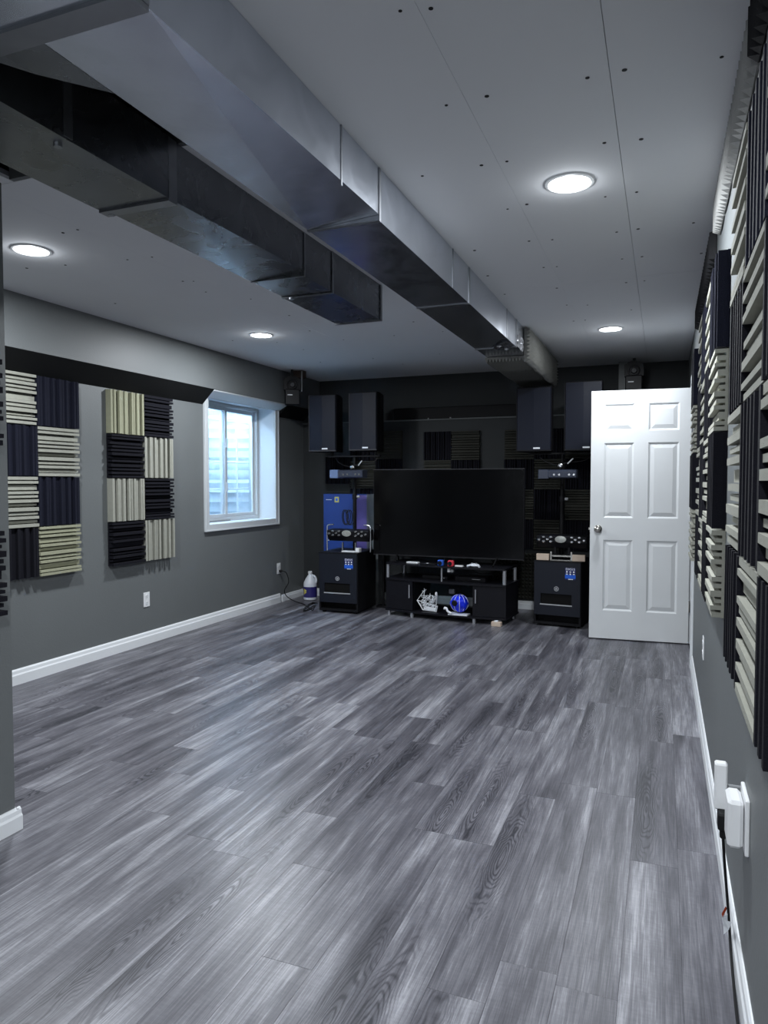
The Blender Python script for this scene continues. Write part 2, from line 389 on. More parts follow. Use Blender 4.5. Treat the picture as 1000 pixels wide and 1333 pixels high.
# ------------------------------------------------------------------ ceiling
bm = B()
box(bm, -1.28, XR+0.1, YN, YU, ZC+0.012, ZC+0.03); box(bm, XL, -1.28, 2.07, YU, ZC+0.012, ZC+0.03)
box(bm, XL, XS-0.13, -0.3, 2.07, ZC+0.012, ZC+0.03)
ce = struct('ceiling', bm, M['joint'])
g = 0.0014
def panel(x0, x1, y0, y1, gg=g):
    obj('drywall_panel', one(x0+gg, x1-gg, y0+gg, y1-gg, ZC, ZC+0.0125), M['drywall'], ce)
for xa, xb in ((-1.28, -0.577), (-0.577, -0.16), (-0.16, XR)):
    for ya, yb in ((YN, 1.1), (1.1, 4.297), (4.297, 6.86), (6.86, YU)):
        panel(xa, xb, ya, yb, 0.0004 if xb < 0 else 0.0014)
for xa, xb in ((-2.5, -1.28), (XL+0.13, -2.5)):
    for ya, yb in ((2.075, 4.66), (4.66, 7.09), (7.09, YU)):
        panel(xa, xb, ya, yb, 0.0004)
panel(XL+0.13, XS-0.13, -0.19, 2.075)
# cut edge of the sheet over the opening and the bare joists above it
obj('edge_board', one(XS-0.13, -1.28, 2.052, 2.072, ZC, ZC+0.16), M['grey_card'], ce)
for k in range(8):
    y = 1.78-k*0.61
    obj('joist', one(XS-0.13, -0.9, y, y+0.04, ZC+0.03, TOP), M['joist'], ce)
struct('ceiling_deck', one(XL-0.32, XR+0.12, YN-0.1, YU+0.12, TOP, TOP+0.04), M['joist'])
scr = [(-0.621,1.687),(-0.548,1.706),(-0.512,2.145),(-0.64,2.15),(-0.221,2.155),(-0.12,2.153),(0.13,2.186),(-0.206,2.581),(-0.088,2.599),(-0.545,2.598),(-0.638,2.595),(-0.238,3.06),(-0.118,3.058),(-0.549,3.023),(-0.634,3.044),(-0.22,3.505),(-0.126,3.499),(-0.513,3.501),(-0.62,3.48),(-0.898,3.519),(-0.218,3.931),(-0.121,3.929),(-0.552,3.941),(-0.62,3.929),(-0.611,4.372),(-0.481,4.858),(0.107,3.508),(0.16,3.984),(-0.607,4.808),(-0.93,4.395),(-0.937,3.972),(-0.868,2.602),(-0.22,4.4),(-0.12,4.4),(-0.54,5.3),(-0.62,5.3),(-0.22,5.1),
 (-2.523,2.566),(-2.617,2.572),(-2.47,3.012),(-2.991,2.952),(-3.228,2.917),(-2.618,3.0),(-2.599,3.433),(-2.541,3.456),(-2.614,3.676),(-3.328,3.694),(-2.45,3.921),(-2.946,5.562),(-2.44,4.4),(-2.0,3.95),(-2.0,4.4),(-2.54,4.9),(-2.44,5.3),(-3.3,5.0),(-3.0,5.2),(-2.0,5.3),(-1.7,4.9),(-1.6,5.3),(-2.55,6.2),(-2.4,6.6),(-1.9,6.2),(-3.1,6.2)]
sme = None
for i, (sx, sy) in enumerate(scr):
    if sme is None:
        bm = B(); lathe(bm, [(0.0062, 0), (0.0062, 0.0025)], n=10); sme = mesh_of('screw', bm, M['screw'])
    o = obj('screw', sme, None, ce, loc=(sx, sy, ZC-0.0012)); s = 0.8+0.5*((i*37) % 11)/11; o.scale = (s, s, 1)

# ------------------------------------------------------------------ recessed lights
def downlight(x, y, label, power=1.0):
    t = thing('ceiling_light', label, 'light', (x, y, ZC), 0, 'round recessed ceiling lights')
    bm = B(); n = 32
    prof = [(0.094, 0.0), (0.092, -0.005), (0.082, -0.007), (0.079, -0.003)]
    rings = [[bm.verts.new((r*math.cos(2*PI*i/n), r*math.sin(2*PI*i/n), h)) for i in range(n)] for r, h in prof]
    for a, b in zip(rings, rings[1:]):
        for i in range(n): bm.faces.new((a[i], a[(i+1) % n], b[(i+1) % n], b[i]))
    obj('trim_ring', bm, M['plastic_white'], t, smooth=True)
    bm = B(); lathe(bm, [(0.079, -0.002), (0.07, -0.0055), (0.04, -0.0075), (0.01, -0.008)], n=32)
    obj('lens', bm, M['lens_on'], t, smooth=True)
    ld = bpy.data.lights.new('lamp', 'AREA'); ld.shape = 'DISK'; ld.size = 0.15; ld.energy = LAMP_W*power; ld.color = LAMP_COL; ld.spread = PI
    lo = bpy.data.objects.new('lamp', ld); COL.objects.link(lo); lo.parent = t; lo.location = (0, 0, -0.012)
    pd = bpy.data.lights.new('lamp_glow', 'POINT'); pd.energy = 0.8*power; pd.color = LAMP_COL; pd.shadow_soft_size = 0.02
    po = bpy.data.objects.new('lamp_glow', pd); COL.objects.link(po); po.parent = t; po.location = (0, 0, -0.04)
    return t
downlight(-0.357, 2.87, 'round recessed light glowing nearest, on right side of ceiling')
downlight(-0.39, 5.665, 'round recessed light in ceiling near the white door', 0.44)
downlight(-2.965, 4.893, 'round recessed light in left ceiling before the window', 0.85)
downlight(-2.955, 2.70, 'round recessed light partly hidden by the left wall edge')
for x, y, l_, p_ in ((-0.36, 0.1, 'round recessed light in ceiling directly overhead', 0.75), (-0.36, -2.4, 'unseen fill light added behind viewpoint on the right', 1.0), (-1.5, -2.4, 'unseen fill light added behind viewpoint on the left', 1.0)):
    downlight(x, y, l_, p_)  # the two behind the viewpoint are unseen, added to brighten the ceiling

# ------------------------------------------------------------------ air ducts
ZD = 2.256
d1 = thing('air_duct', 'long galvanised sheet-metal duct nearer the middle, ending in foam wrap', 'duct', (-1.14, 3.0, ZC))
def duct_box(parent, x0, x1, y0, y1, zb, m, crease=None, name='duct_section'):
    ox, oy, oz = parent.location
    bm = B()
    z1 = ZC-0.001
    V = lambda x, y, z: bm.verts.new((x-ox, y-oy, z-oz))
    a, b, c, d = V(x0, y0, zb), V(x1, y0, zb), V(x1, y1, zb), V(x0, y1, zb)
    e, f, g_, h = V(x0, y0, z1), V(x1, y0, z1), V(x1, y1, z1), V(x0, y1, z1)
    if crease == 'x':
        k = V((x0+x1)/2, (y0+y1)/2, zb-0.006)
        for p, q in ((a, b), (b, c), (c, d), (d, a)): bm.faces.new((p, q, k))
    elif crease == 'd':
        bm.faces.new((a, b, d)); c.co.z += 0.022; bm.faces.new((b, c, d))
    else: bm.faces.new((a, b, c, d))
    for q in ((a, b, f, e), (b, c, g_, f), (c, d, h, g_), (d, a, e, h), (e, f, g_, h)): bm.faces.new(q)
    return obj(name, bm, m, parent)
def cleat(parent, x0, x1, y, zb, wd=0.022, t=0.006, m=None):
    ox, oy, oz = parent.location; bm = B()
    box(bm, x0-t-ox, x0-ox, y-wd/2-oy, y+wd/2-oy, zb-t-oz, ZC-0.004-oz)
    box(bm, x1-ox, x1+t-ox, y-wd/2-oy, y+wd/2-oy, zb-t-oz, ZC-0.004-oz)
    box(bm, x0-ox, x1-ox, y-wd/2-oy, y+wd/2-oy, zb-t-oz, zb-oz)
    return obj('cleat', bm, m or M['cleat'], parent)
ys = [1.205, 2.47, 3.77, 5.09, 6.9]
for i, (a, b) in enumerate(zip(ys, ys[1:])):
    duct_box(d1, -1.284, -0.992, a+0.001, b-0.001, ZD, M['galv'], 'd' if i == 0 else None)
for y, wd, t in ((2.473, 0.016, 0.004), (3.772, 0.016, 0.004), (5.085, 0.018, 0.005)): cleat(d1, -1.284, -0.992, y, ZD, wd, t)
ox, oy, oz = d1.location
for y in (2.14, 3.455, 4.765):
    obj('seam', one(-0.992-ox, -0.9895-ox, y-0.004-oy, y+0.004-oy, ZD-oz, ZC-oz), M['cleat'], d1)
# plenum transition towards the viewer and its flange
bm = B(); prism(bm, [(-0.992-ox, 1.2-oy), (-0.992-ox, 0.2-oy), (-1.50-ox, 0.2-oy), (-1.48-ox, 1.2-oy)], 2, ZD-0.004-oz, ZC-0.002-oz)
obj('plenum', bm, M['galv'], d1)
bm = B(); prism(bm, [(-1.286-ox, 1.2-oy), (-1.286-ox, 1.435-oy), (-1.40-ox, 1.3-oy), (-1.46-ox, 1.2-oy)], 2, ZD-oz, ZC-oz-0.002)
obj('taper_panel', bm, M['galv_dull'], d1)
bm = B(); box(bm, -1.47-ox, -0.988-ox, 1.145-oy, 1.205-oy, ZD-0.012-oz, ZD-oz); box(bm, -0.994-ox, -0.986-ox, 1.145-oy, 1.205-oy, ZD-oz, ZC-0.005-oz)
obj('flange', bm, M['cleat'], d1)
# crumpled foil tape at the far joint
bm = B(); r = random.Random(5); nx, ny = 14, 10; grid = {}
for i in range(nx+1):
    for j in range(ny+1):
        grid[i, j] = bm.verts.new((-1.20-ox+0.212*i/nx, 4.83-oy+0.30*j/ny, ZD-oz-0.003-r.uniform(0, 0.011)))
for i in range(nx):
    for j in range(ny):
        if abs(i/nx-(1-j/ny*0.7)) < 0.34: bm.faces.new((grid[i, j], grid[i+1, j], grid[i+1, j+1], grid[i, j+1]))
for v in [v for v in bm.verts if not v.link_faces]: bm.verts.remove(v)
obj('foil_tape', bm, M['foil'], d1)
bm = B(); grid = {}
for i in range(9):
    for j in range(8):
        grid[i, j] = bm.verts.new((-0.9895-ox+r.uniform(0, 0.008), 5.09-oy+0.24*i/8, ZD-oz+0.10*j/7))
for i in range(8):
    for j in range(7): bm.faces.new((grid[i, j], grid[i+1, j], grid[i+1, j+1], grid[i, j+1]))
obj('foil_tape', bm, M['foil'], d1)

d2 = thing('air_duct', 'shorter dull galvanised duct at left with capped far end', 'duct', (-1.7, 3.0, ZC))
Z2 = 2.248
duct_box(d2, -1.846, -1.568, 2.03, 2.97, Z2, M['galv_dull'], 'd'); duct_box(d2, -1.846, -1.568, 2.972, 3.27, Z2, M['galv_dull'])
duct_box(d2, -1.850, -1.564, 3.272, 3.925, Z2-0.004, M['galv_dull'])
ox, oy, oz = d2.location
obj('duct_section', one(-1.854-ox, -1.558-ox, 0.45-oy, 1.99-oy, Z2-0.006-oz, ZC-0.002-oz), M['galv_dull'], d2)
cleat(d2, -1.846, -1.568, 2.01, Z2-0.004, 0.045, 0.010); cleat(d2, -1.85, -1.566, 3.27, Z2-0.003, 0.016, 0.004); cleat(d2, -1.85, -1.566, 2.97, Z2, 0.010, 0.003)
cleat(d2, -1.85, -1.562, 3.915, Z2-0.004, 0.02, 0.006)
obj('seam', one(-1.559-ox, -1.5545-ox, 1.54-oy, 1.57-oy, Z2-oz, ZC-0.003-oz), M['cleat'], d2)
bm = B()
for (x, y) in ((-1.83, 2.02), (-1.80, 3.27), (-1.60, 1.56)): lathe(bm, [(0.012, -0.012), (0.012, 0.0)], (x-ox, y-oy, Z2-oz-0.004), n=8)
obj('rivet', bm, M['cleat'], d2)

# wedge foam around the far end of the duct
def wedge_sheet(L, Wd, n, base=0.02, tip=0.032):
    """ridges run along local x (length L); n ridges across local z (0..Wd); tips point to -y"""
    bm = B(); pts = [(0, 0)]
    p = Wd/n
    for i in range(n): pts += [(-base, i*p), (-base-tip, i*p+p/2)]
    pts += [(-base, Wd), (0, Wd)]
    vs = []
    for x in (0, L): vs.append([bm.verts.new((x, a, b)) for a, b in pts])
    m_ = len(pts)
    bm.faces.new(vs[0]); bm.faces.new(vs[1][::-1])
    for i in range(m_): bm.faces.new((vs[0][i], vs[0][(i+1) % m_], vs[1][(i+1) % m_], vs[1][i]))
    return bm
def bent(bm, f):
    for v in bm.verts: v.co = Vector(f(v.co))
def subdiv_len(bm, cuts):
    bmesh.ops.subdivide_edges(bm, edges=[e for e in bm.edges if abs((e.verts[0].co-e.verts[1].co).x) > 0.1], cuts=cuts)
r = random.Random(3)
yy = 5.36
for k in range(3):
    L_ = 0.52
    bm = wedge_sheet(L_-0.01, 0.25, 9, 0.016, 0.028); subdiv_len(bm, 6)
    sg = r.uniform(0.006, 0.014)
    bent(bm, lambda c: (-0.989-c.y+0.004+sg*math.sin(PI*c.x/L_)*(1-c.z/0.25), yy+c.x, 2.192+c.z+0.004*math.sin(c.x*22+k)))
    tag(obj('foam_sheet', bm, M['tile_foam']), 'grey ridged foam sheet glued to duct side, %s' % ('nearest of three', 'middle of three', 'farthest of three')[k], 'foam panel', 'ridged foam on the duct side')
    yy += L_
yy = 5.44
for k in range(3):
    L_ = 0.51
    bm = wedge_sheet(L_-0.01, 0.305, 12, 0.012, 0.030); subdiv_len(bm, 6)
    bent(bm, lambda c: (-1.300+c.z, yy+c.x, 2.2555+c.y-0.002-0.006*math.sin(PI*c.x/L_)))
    tag(obj('foam_sheet', bm, M['tile_foam']), 'grey ridged foam sheet under the duct end, %s' % ('nearest of three', 'middle of three', 'farthest of three')[k], 'foam panel', 'ridged foam under the duct')
    yy += L_

# ------------------------------------------------------------------ slatted acoustic tiles
TP = [  # (start, width, depth) in fractions of the tile for the raised bars
 [(0.00,.055,1.0),(0.09,.045,.62),(0.165,.06,1.0),(0.255,.04,.8),(0.33,.055,1.0),(0.42,.10,.45),(0.53,.055,.9),(0.61,.05,.7),(0.69,.07,1.0),(0.79,.04,.55),(0.86,.05,1.0),(0.94,.055,.85)],
 [(0.00,.06,.9),(0.085,.05,1.0),(0.17,.09,.6),(0.29,.05,1.0),(0.37,.045,.85),(0.45,.06,1.0),(0.54,.04,.5),(0.61,.07,1.0),(0.71,.045,.75),(0.785,.055,1.0),(0.87,.05,.6),(0.94,.06,1.0)],
 [(0.00,.05,1.0),(0.08,.06,.8),(0.17,.045,1.0),(0.25,.08,.7),(0.36,.05,1.0),(0.44,.05,.55),(0.515,.065,1.0),(0.61,.05,.8),(0.69,.05,1.0),(0.77,.09,.5),(0.885,.045,.95),(0.95,.05,1.0)],
]
bar_cache = {}
tile_cache = {}
def tile(loc, rz, W_, H_, D_, vert, mkey, pat, label, group, flip=False):
    key = (round(W_, 3), round(H_, 3), D_, vert, mkey, pat, flip)
    if key in tile_cache: return dup(tile_cache[key], loc, rz, label, group)
    t = thing('acoustic_tile', label, 'acoustic tile', loc, rz, group)
    obj('backing', one(0, W_, -0.010, 0, 0, H_), M[mkey], t)
    for s, w_, d in TP[pat]:
        if flip: s = 1-s-w_
        if vert: a = (s*W_, (s+w_)*W_, -0.012-d*(D_-0.012), -0.0095, 0.001, H_-0.001)
        else: a = (0.001, W_-0.001, -0.012-d*(D_-0.012), -0.0095, s*H_, (s+w_)*H_)
        obj('slat', one(*a), M[mkey], t)
    tile_cache[key] = t
    return t
rown = ['bottom row', 'second row up', 'third row up', 'top row']
# left wall: two groups of eight
zr = [0.668, 0.996, 1.324, 1.652]
for c, y0 in enumerate((4.135, 4.493)):
    for k in range(4):
        cream = (k+c) % 2 == 1
        tile((XL+0.001, y0+0.001, zr[k]+0.002), PI/2, 0.352, 0.322, 0.052, cream, 'cream_foam2' if (cream and k == 3) else 'cream_foam' if cream else 'black_foam', (k+c) % 3,
             '%s slatted tile, %s, %s column, left-wall group beside the window' % ('cream upright' if cream else 'black level', rown[k], 'left' if c == 0 else 'right'), 'foam tiles beside the window', flip=bool(k % 2))
for c, y0 in enumerate((3.12, 3.475)):
    for k in range(4):
        cream = (k+c) % 2 == 1
        cream = not ((k+c) % 2 == 0) if c == 0 else ((k+c) % 2 == 1)
        # left column: top cream; right column: top navy
        tile((XL+0.001, y0+0.001, zr[k]+0.008), PI/2, 0.350, 0.322, 0.052, not cream, ('cream_foam2' if k == 0 else 'cream_foam') if cream else ('navy_foam' if k else 'black_foam'), (k+2*c) % 3,
             '%s slatted tile, %s, %s column, left-wall group by near wall edge' % ('cream level' if cream else 'navy upright', rown[k], 'left' if c == 0 else 'right'), 'foam tiles by the near wall edge', flip=bool((k+c) % 2))
# right wall
cols = [(1.08, 1.43), (1.432, 1.79), (1.795, 2.135), (2.73, 3.075), (3.08, 3.40), (3.405, 3.73), (3.735, 4.09), (4.66, 5.08)]
rws = [(0.815, 1.122), (1.128, 1.465), (1.470, 1.752), (1.758, 2.09)]
cname = ['nearest column', 'second column away', 'third column away', 'fourth column away', 'fifth column away', 'sixth column away', 'seventh column away', 'column nearest the door']
cream0 = [False, True, False, True, False, True, False, True]
for c, (ya, yb) in enumerate(cols):
    for k, (za, zb) in enumerate(rws):
        cream = cream0[c] ^ (k % 2 == 1)
        mk = 'cream_foam' if cream else ('navy_foam' if k == 3 else 'black_foam')
        tile((XR-0.001, yb, za), -PI/2, yb-ya, zb-za, 0.045, not cream, mk, (k+c) % 3,
             '%s slatted tile on right wall, %s, %s' % ('cream level' if cream else ('navy upright' if k == 3 else 'black upright'), rown[k], cname[c]), 'foam tiles on the right wall', flip=bool((c+k) % 2))
# back wall (on the furred-out lower half)
bt = [(-2.372, 1.525, 0, 'mid'), (-2.070, 1.525, 1, 'mid'), (-2.372, 1.223, 1, 'mid'), (-2.070, 1.223, 0, 'mid'),
      (-2.925, 1.545, 1, 'left'), (-2.925, 1.243, 0, 'left'), (-3.228, 1.223, 1, 'left'), (-3.228, 0.92, 0, 'left'), (-3.228, 1.525, 0, 'left'), (-3.531, 0.97, 1, 'left'), (-3.531, 1.275, 0, 'left'), (-3.531, 0.66, 0, 'left'),
      (-1.512, 1.525, 1, 'right'), (-1.512, 1.223, 0, 'right'), (-1.512, 0.92, 1, 'right'), (-1.512, 0.617, 0, 'right'),
      (-1.210, 1.525, 0, 'right'), (-1.210, 1.223, 1, 'right'), (-1.210, 0.92, 0, 'right'), (-1.210, 0.617, 1, 'right'),
      (-0.908, 1.525, 1, 'right'), (-0.908, 1.223, 0, 'right'), (-0.908, 0.92, 1, 'right'), (-0.908, 0.617, 0, 'right')]
wherexy = {-2.372: 'left of pair above television', -2.070: 'right of pair above television', -2.925: 'beside television left edge', -3.228: 'behind the left stand pole', -3.531: 'nearest the left corner', -1.512: 'beside television right edge', -1.210: 'behind right stand, left side', -0.908: 'behind right stand, by the door'}
for x_, z_, ol, gname in bt:
    lev = 'top' if z_ > 1.5 else 'second' if z_ > 1.2 else 'third' if z_ > 0.9 else 'lowest'
    tile((x_, YB-0.001, z_), 0, 0.30, 0.30, 0.045, False if ol else True, 'olive_foam' if ol else 'black_foam', int(abs(x_*10)) % 3,
         '%s slatted tile on back wall, %s, %s from top' % ('grey' if ol else 'black', wherexy[x_], lev), 'foam tiles on the back wall')
# two tiles on the stub wall's face, just inside the frame
for k, (z_, nm) in enumerate(((0.82, 'lower'), (1.42, 'upper'))):
    tile((XS+0.001, 1.512, z_), PI/2, 0.33, 0.30, 0.06, False, 'black_foam', k, 'black slatted tile at left photo edge on near grey wall, %s of two' % nm, 'foam tiles on the near wall')

# wedge foam along the top of the right wall, bottom ends showing as saw teeth
segs = [(0.80, 1.20, 'wedge_dark'), (1.21, 1.62, 'wedge_dark'), (1.63, 1.99, 'wedge_dark'), (2.0, 2.41, 'wedge_foam'), (2.42, 2.73, 'wedge_foam'), (2.74, 3.05, 'wedge_foam'), (3.06, 3.29, 'wedge_foam'), (3.50, 4.02, 'wedge_dark'), (4.03, 4.6, 'wedge_dark'), (4.61, 5.1, 'wedge_dark')]
for k, (ya, yb, mk) in enumerate(segs):
    Wd = yb-ya; n = 9 if k in (3, 7, 8) else 8
    bm = wedge_sheet(0.125, Wd, n, 0.005, 0.026)
    zb0 = 2.315 if k < 7 else 2.28
    bent(bm, lambda c: (XR-0.001+c.y, ya+c.z, zb0+c.x-0.012*math.sin(PI*c.z/Wd)*(1-c.x/0.125)+(0.01 if c.y < -0.01 else 0)*(1-c.x/0.125)))
    tag(obj('wedge_foam', bm, M[mk]), '%s saw-tooth foam tile above slatted tiles at ceiling, %s' % ('dark grey' if mk == 'wedge_dark' else 'pale grey',
        ['nearest of all', 'second nearest', 'third nearest', 'fourth nearest', 'fifth nearest', 'sixth nearest', 'seventh nearest', 'first beyond the gap', 'second beyond the gap', 'last towards the door'][k]), 'foam panel', 'saw-tooth foam along right ceiling edge')

# pyramid foam low on the back wall
bm = B(); px = 0.036
nx_, nz_ = 17, 13
for i in range(nx_):
    for j in range(nz_):
        x0, z0 = -1.62+i*px, 0.105+j*px
        a = [bm.verts.new(p) for p in ((x0, YB-0.012, z0), (x0+px, YB-0.012, z0), (x0+px, YB-0.012, z0+px), (x0, YB-0.012, z0+px))]
        t_ = bm.verts.new((x0+px/2, YB-0.042, z0+px/2))
        for k in range(4): bm.faces.new((a[k], a[(k+1) % 4], t_))
box(bm, -1.62, -1.62+nx_*px, YB-0.012, YB-0.001, 0.105, 0.105+nz_*px)
tag(obj('pyramid_foam', bm, M['olive_foam']), 'dark pyramid foam panel low on back wall between television stand and subwoofer', 'foam panel')

# ------------------------------------------------------------------ window
def rect_frame(bm, x0, x1, y0, y1, z0, z1, w_):
    """frame in the y-z plane"""
    box(bm, x0, x1, y0, y0+w_, z0, z1); box(bm, x0, x1, y1-w_, y1, z0, z1)
    box(bm, x0, x1, y0+w_, y1-w_, z0, z0+w_); box(bm, x0, x1, y0+w_, y1-w_, z1-w_, z1)
wn = bpy.data.objects.new('window_1', None); COL.objects.link(wn); wn.location = (XL, 5.97, 0.91); wn['kind'] = 'structure'
ox, oy, oz = wn.location
def wobj(name, bm, m, parent=wn, **k):
    bm.transform(Matrix.Translation((-ox, -oy, -oz))); return obj(name, bm, m, parent, **k)
bm = B(); cw = 0.066
rect_frame(bm, XL, XL+0.018, WY0-cw, WY1+cw, WZ0-cw, WZ1+0.045, cw)
rect_frame(bm, XL+0.018, XL+0.026, WY0-cw, WY1+cw, WZ0-cw, WZ1+0.045, 0.016)
prism(bm, [(-3.706, 2.1125), (-3.706, 2.100), (XL+0.026, 2.046), (XL+0.026, 2.1125)], 1, WY0-cw, WY1+cw)
wobj('casing', bm, M['vinyl'], bevel=0.003)
bm = B()
box(bm, XW-0.02, XL, WY0-0.012, WY0, WZ0-0.012, WZ1+0.012); box(bm, XW-0.02, XL, WY1, WY1+0.012, WZ0-0.012, WZ1+0.012)
box(bm, XW-0.02, XL, WY0, WY1, WZ0-0.012, WZ0); box(bm, XW-0.02, XL, WY0, WY1, WZ1, WZ1+0.012)
wobj('jamb', bm, M['vinyl'])
FX0, FX1 = XW, XW+0.06
bm = B(); rect_frame(bm, FX0, FX1, WY0+0.001, WY1-0.001, WZ0+0.001, WZ1-0.001, 0.034)
wobj('window_frame', bm, M['vinyl'], bevel=0.003)
def sash(y0, y1, x0, x1):
    bm = B(); rect_frame(bm, x0, x1, y0, y1, WZ0+0.036, WZ1-0.036, 0.036)
    s = wobj('sash', bm, M['vinyl'], bevel=0.003)
    o = wobj('pane', one((x0+x1)/2-0.002, (x0+x1)/2+0.002, y0+0.036, y1-0.036, WZ0+0.072, WZ1-0.072), M['glass'], s)
    return s
sash(WY0+0.036, 5.985, FX0+0.034, FX0+0.058)
s2 = sash(5.935, WY1-0.036, FX0+0.004, FX0+0.030)
bm = B(); box(bm, FX0+0.058, FX0+0.072, 5.955, 5.972, 1.63, 1.72); box(bm, FX0+0.058, FX0+0.072, 5.955, 5.972, 1.20, 1.29)
wobj('latch', bm, M['vinyl'], bevel=0.003)
wobj('track_rail', one(FX1, FX1+0.03, WY0+0.02, 5.98, WZ0+0.001, WZ0+0.014), M['grey_plastic'])
# window well outside
bm = B(); cyw = (WY0+WY1)/2; n = 20; R_ = 0.78
prev = None
zs = [0.55+0.035*i for i in range(52)]
ringsv = []
for zi, z in enumerate(zs):
    rr = R_+0.012*math.sin(z*2*PI/0.10)
    ringsv.append([bm.verts.new((XL-0.32-rr*math.sin(PI*i/n)*0.85, cyw-rr*math.cos(PI*i/n), z)) for i in range(n+1)])
for a, b in zip(ringsv, ringsv[1:]):
    for i in range(n): bm.faces.new((a[i], a[i+1], b[i+1], b[i]))
ww = obj('window_well', bm, M['well'], None, smooth=True); ww['kind'] = 'structure'
struct('ground_gravel', one(XL-1.2, XL-0.32, cyw-0.9, cyw+0.9, 0.4, 0.56), M['well'])
bm = B()
for z in (1.22, 1.50, 1.93): tube(bm, [(XL-0.42, WY0-0.2, z), (XL-0.42, WY1+0.2, z)], 0.010, 6)
for y in (5.45, 6.50): tube(bm, [(XL-0.42, y, 0.56), (XL-0.42, y, 2.3)], 0.010, 6)
tube(bm, [(XL-0.42, 5.45, 1.0), (XL-0.42, 5.85, 1.22)], 0.008, 6)
tag(obj('well_ladder', bm, M['vinyl']), 'white metal grid standing in window well behind glass', 'grid')

# ------------------------------------------------------------------ six-panel door, open across the corner
dang = math.atan2(0.055, 0.76)
dr = bpy.data.objects.new('door_1', None); COL.objects.link(dr); dr['kind'] = 'structure'
dr.location = (XR-0.008, 6.128, 0.010); dr.rotation_euler = (0, 0, PI+dang)   # local +x runs from hinge to latch, local +y faces the viewer
DW, DH = 0.758, 2.022
px_ = [(0.088, 0.318), (0.425, 0.655)]      # panel columns measured from the hinge
pz_ = [(0.232, 0.812), (0.992, 1.600), (1.695, 1.912)]
bm = B(); box(bm, 0, DW, 0.0, 0.026, 0, DH)
xs_ = [0, px_[0][0], px_[0][1], px_[1][0], px_[1][1], DW]
for i in (0, 2, 4): box(bm, xs_[i], xs_[i+1], 0.0255, 0.035, 0, DH)
zz = [0, pz_[0][0], pz_[0][1], pz_[1][0], pz_[1][1], pz_[2][0], pz_[2][1], DH]
for i in (0, 2, 4, 6):
    for a, b in px_: box(bm, a, b, 0.0255, 0.035, zz[i], zz[i+1])
obj('door_leaf', bm, M['door'], dr)
def frus(bm, x0, x1, z0, z1, ya, yb, ins):
    a = [bm.verts.new(p) for p in ((x0, ya, z0), (x1, ya, z0), (x1, ya, z1), (x0, ya, z1))]
    b = [bm.verts.new(p) for p in ((x0+ins, yb, z0+ins), (x1-ins, yb, z0+ins), (x1-ins, yb, z1-ins), (x0+ins, yb, z1-ins))]
    for k in range(4): bm.faces.new((a[k], a[(k+1) % 4], b[(k+1) % 4], b[k]))
    return a, b
for x0, x1 in px_:
    for z0, z1 in pz_:
        bm = B()
        frus(bm, x0, x1, z0, z1, 0.0349, 0.0262, 0.014)             # moulding falling inwards
        a, b = frus(bm, x0+0.016, x1-0.016, z0+0.016, z1-0.016, 0.0262, 0.0335, 0.030)
        bm.faces.new(b)
        obj('door_panel', bm, M['door'], dr)
kn = obj('door_knob', (lambda b_: (lathe(b_, [(0.032, 0.035), (0.032, 0.040), (0.026, 0.044), (0.012, 0.046), (0.011, 0.060), (0.020, 0.066), (0.027, 0.076), (0.027, 0.086), (0.018, 0.093), (0.004, 0.095)], (DW-0.062, 0, 0.90), 'y', 24), b_)[1])(B()), M['nickel'], dr, smooth=True)
obj('latch_plate', one(DW, DW+0.0015, 0.006, 0.030, 0.87, 0.93), M['nickel'], dr)
obj('latch_bolt', one(DW+0.001, DW+0.011, 0.012, 0.024, 0.891, 0.909), M['nickel'], dr)
bm = B()
for z in (0.25, 1.0, 1.78): tube(bm, [(-0.004, 0.040, z), (-0.004, 0.040, z+0.09)], 0.006, 8)
obj('hinge', bm, M['nickel'], dr)
# door frame in the right wall
bm = B(); box(bm, XR-0.001, XR+0.13, DY1-0.0, DY1+0.001, 0, 2.05)
box(bm, XR+0.0, XR+0.12, DY0, DY0+0.018, 0, 2.05); box(bm, XR+0.0, XR+0.12, DY1-0.018, DY1, 0, 2.05); box(bm, XR+0.0, XR+0.12, DY0, DY1, 2.042, 2.06)
fr = struct('door_2', bm, M['white_trim'])
bm = B(); box(bm, XR-0.016, XR, DY0-0.062, DY0+0.004, 0, 2.12); box(bm, XR-0.016, XR, DY1-0.004, DY1+0.062, 0, 2.12); box(bm, XR-0.016, XR, DY0-0.062, DY1+0.062, 2.056, 2.12)
obj('casing', bm, M['white_trim'], fr)

# ------------------------------------------------------------------ outlets, plugs and cords
def outlet(loc, rz, label, group='wall outlets'):
    t = thing('wall_outlet', label, 'outlet', loc, rz, group)
    obj('cover_plate', one(-0.036, 0.036, -0.005, 0, -0.058, 0.058), M['plastic_white'], t, bevel=0.002)
    for dz in (-0.026, 0.026):
        bm = B(); lathe(bm, [(0.016, -0.0072), (0.016, -0.004)], (0, 0, dz), 'y', 16)
        s = obj('socket', bm, M['plastic_white'], t)
        bm = B(); box(bm, -0.007, -0.005, -0.0078, -0.007, dz-0.002, dz+0.006); box(bm, 0.005, 0.007, -0.0078, -0.007, dz-0.002, dz+0.006); box(bm, -0.002, 0.002, -0.0078, -0.007, dz-0.011, dz-0.007)
        obj('slot', bm, M['hole'], s)
    return t
outlet((XL+0.0005, 4.547, 0.356), PI/2, 'white wall outlet with nothing plugged in, low on the left wall')
outlet((XL+0.0005, 6.64, 0.368), PI/2, 'white wall outlet with black plug below the window')
outlet((XR-0.0005, 3.95, 0.445), -PI/2, 'white wall outlet on right wall below the tiles, near the door')
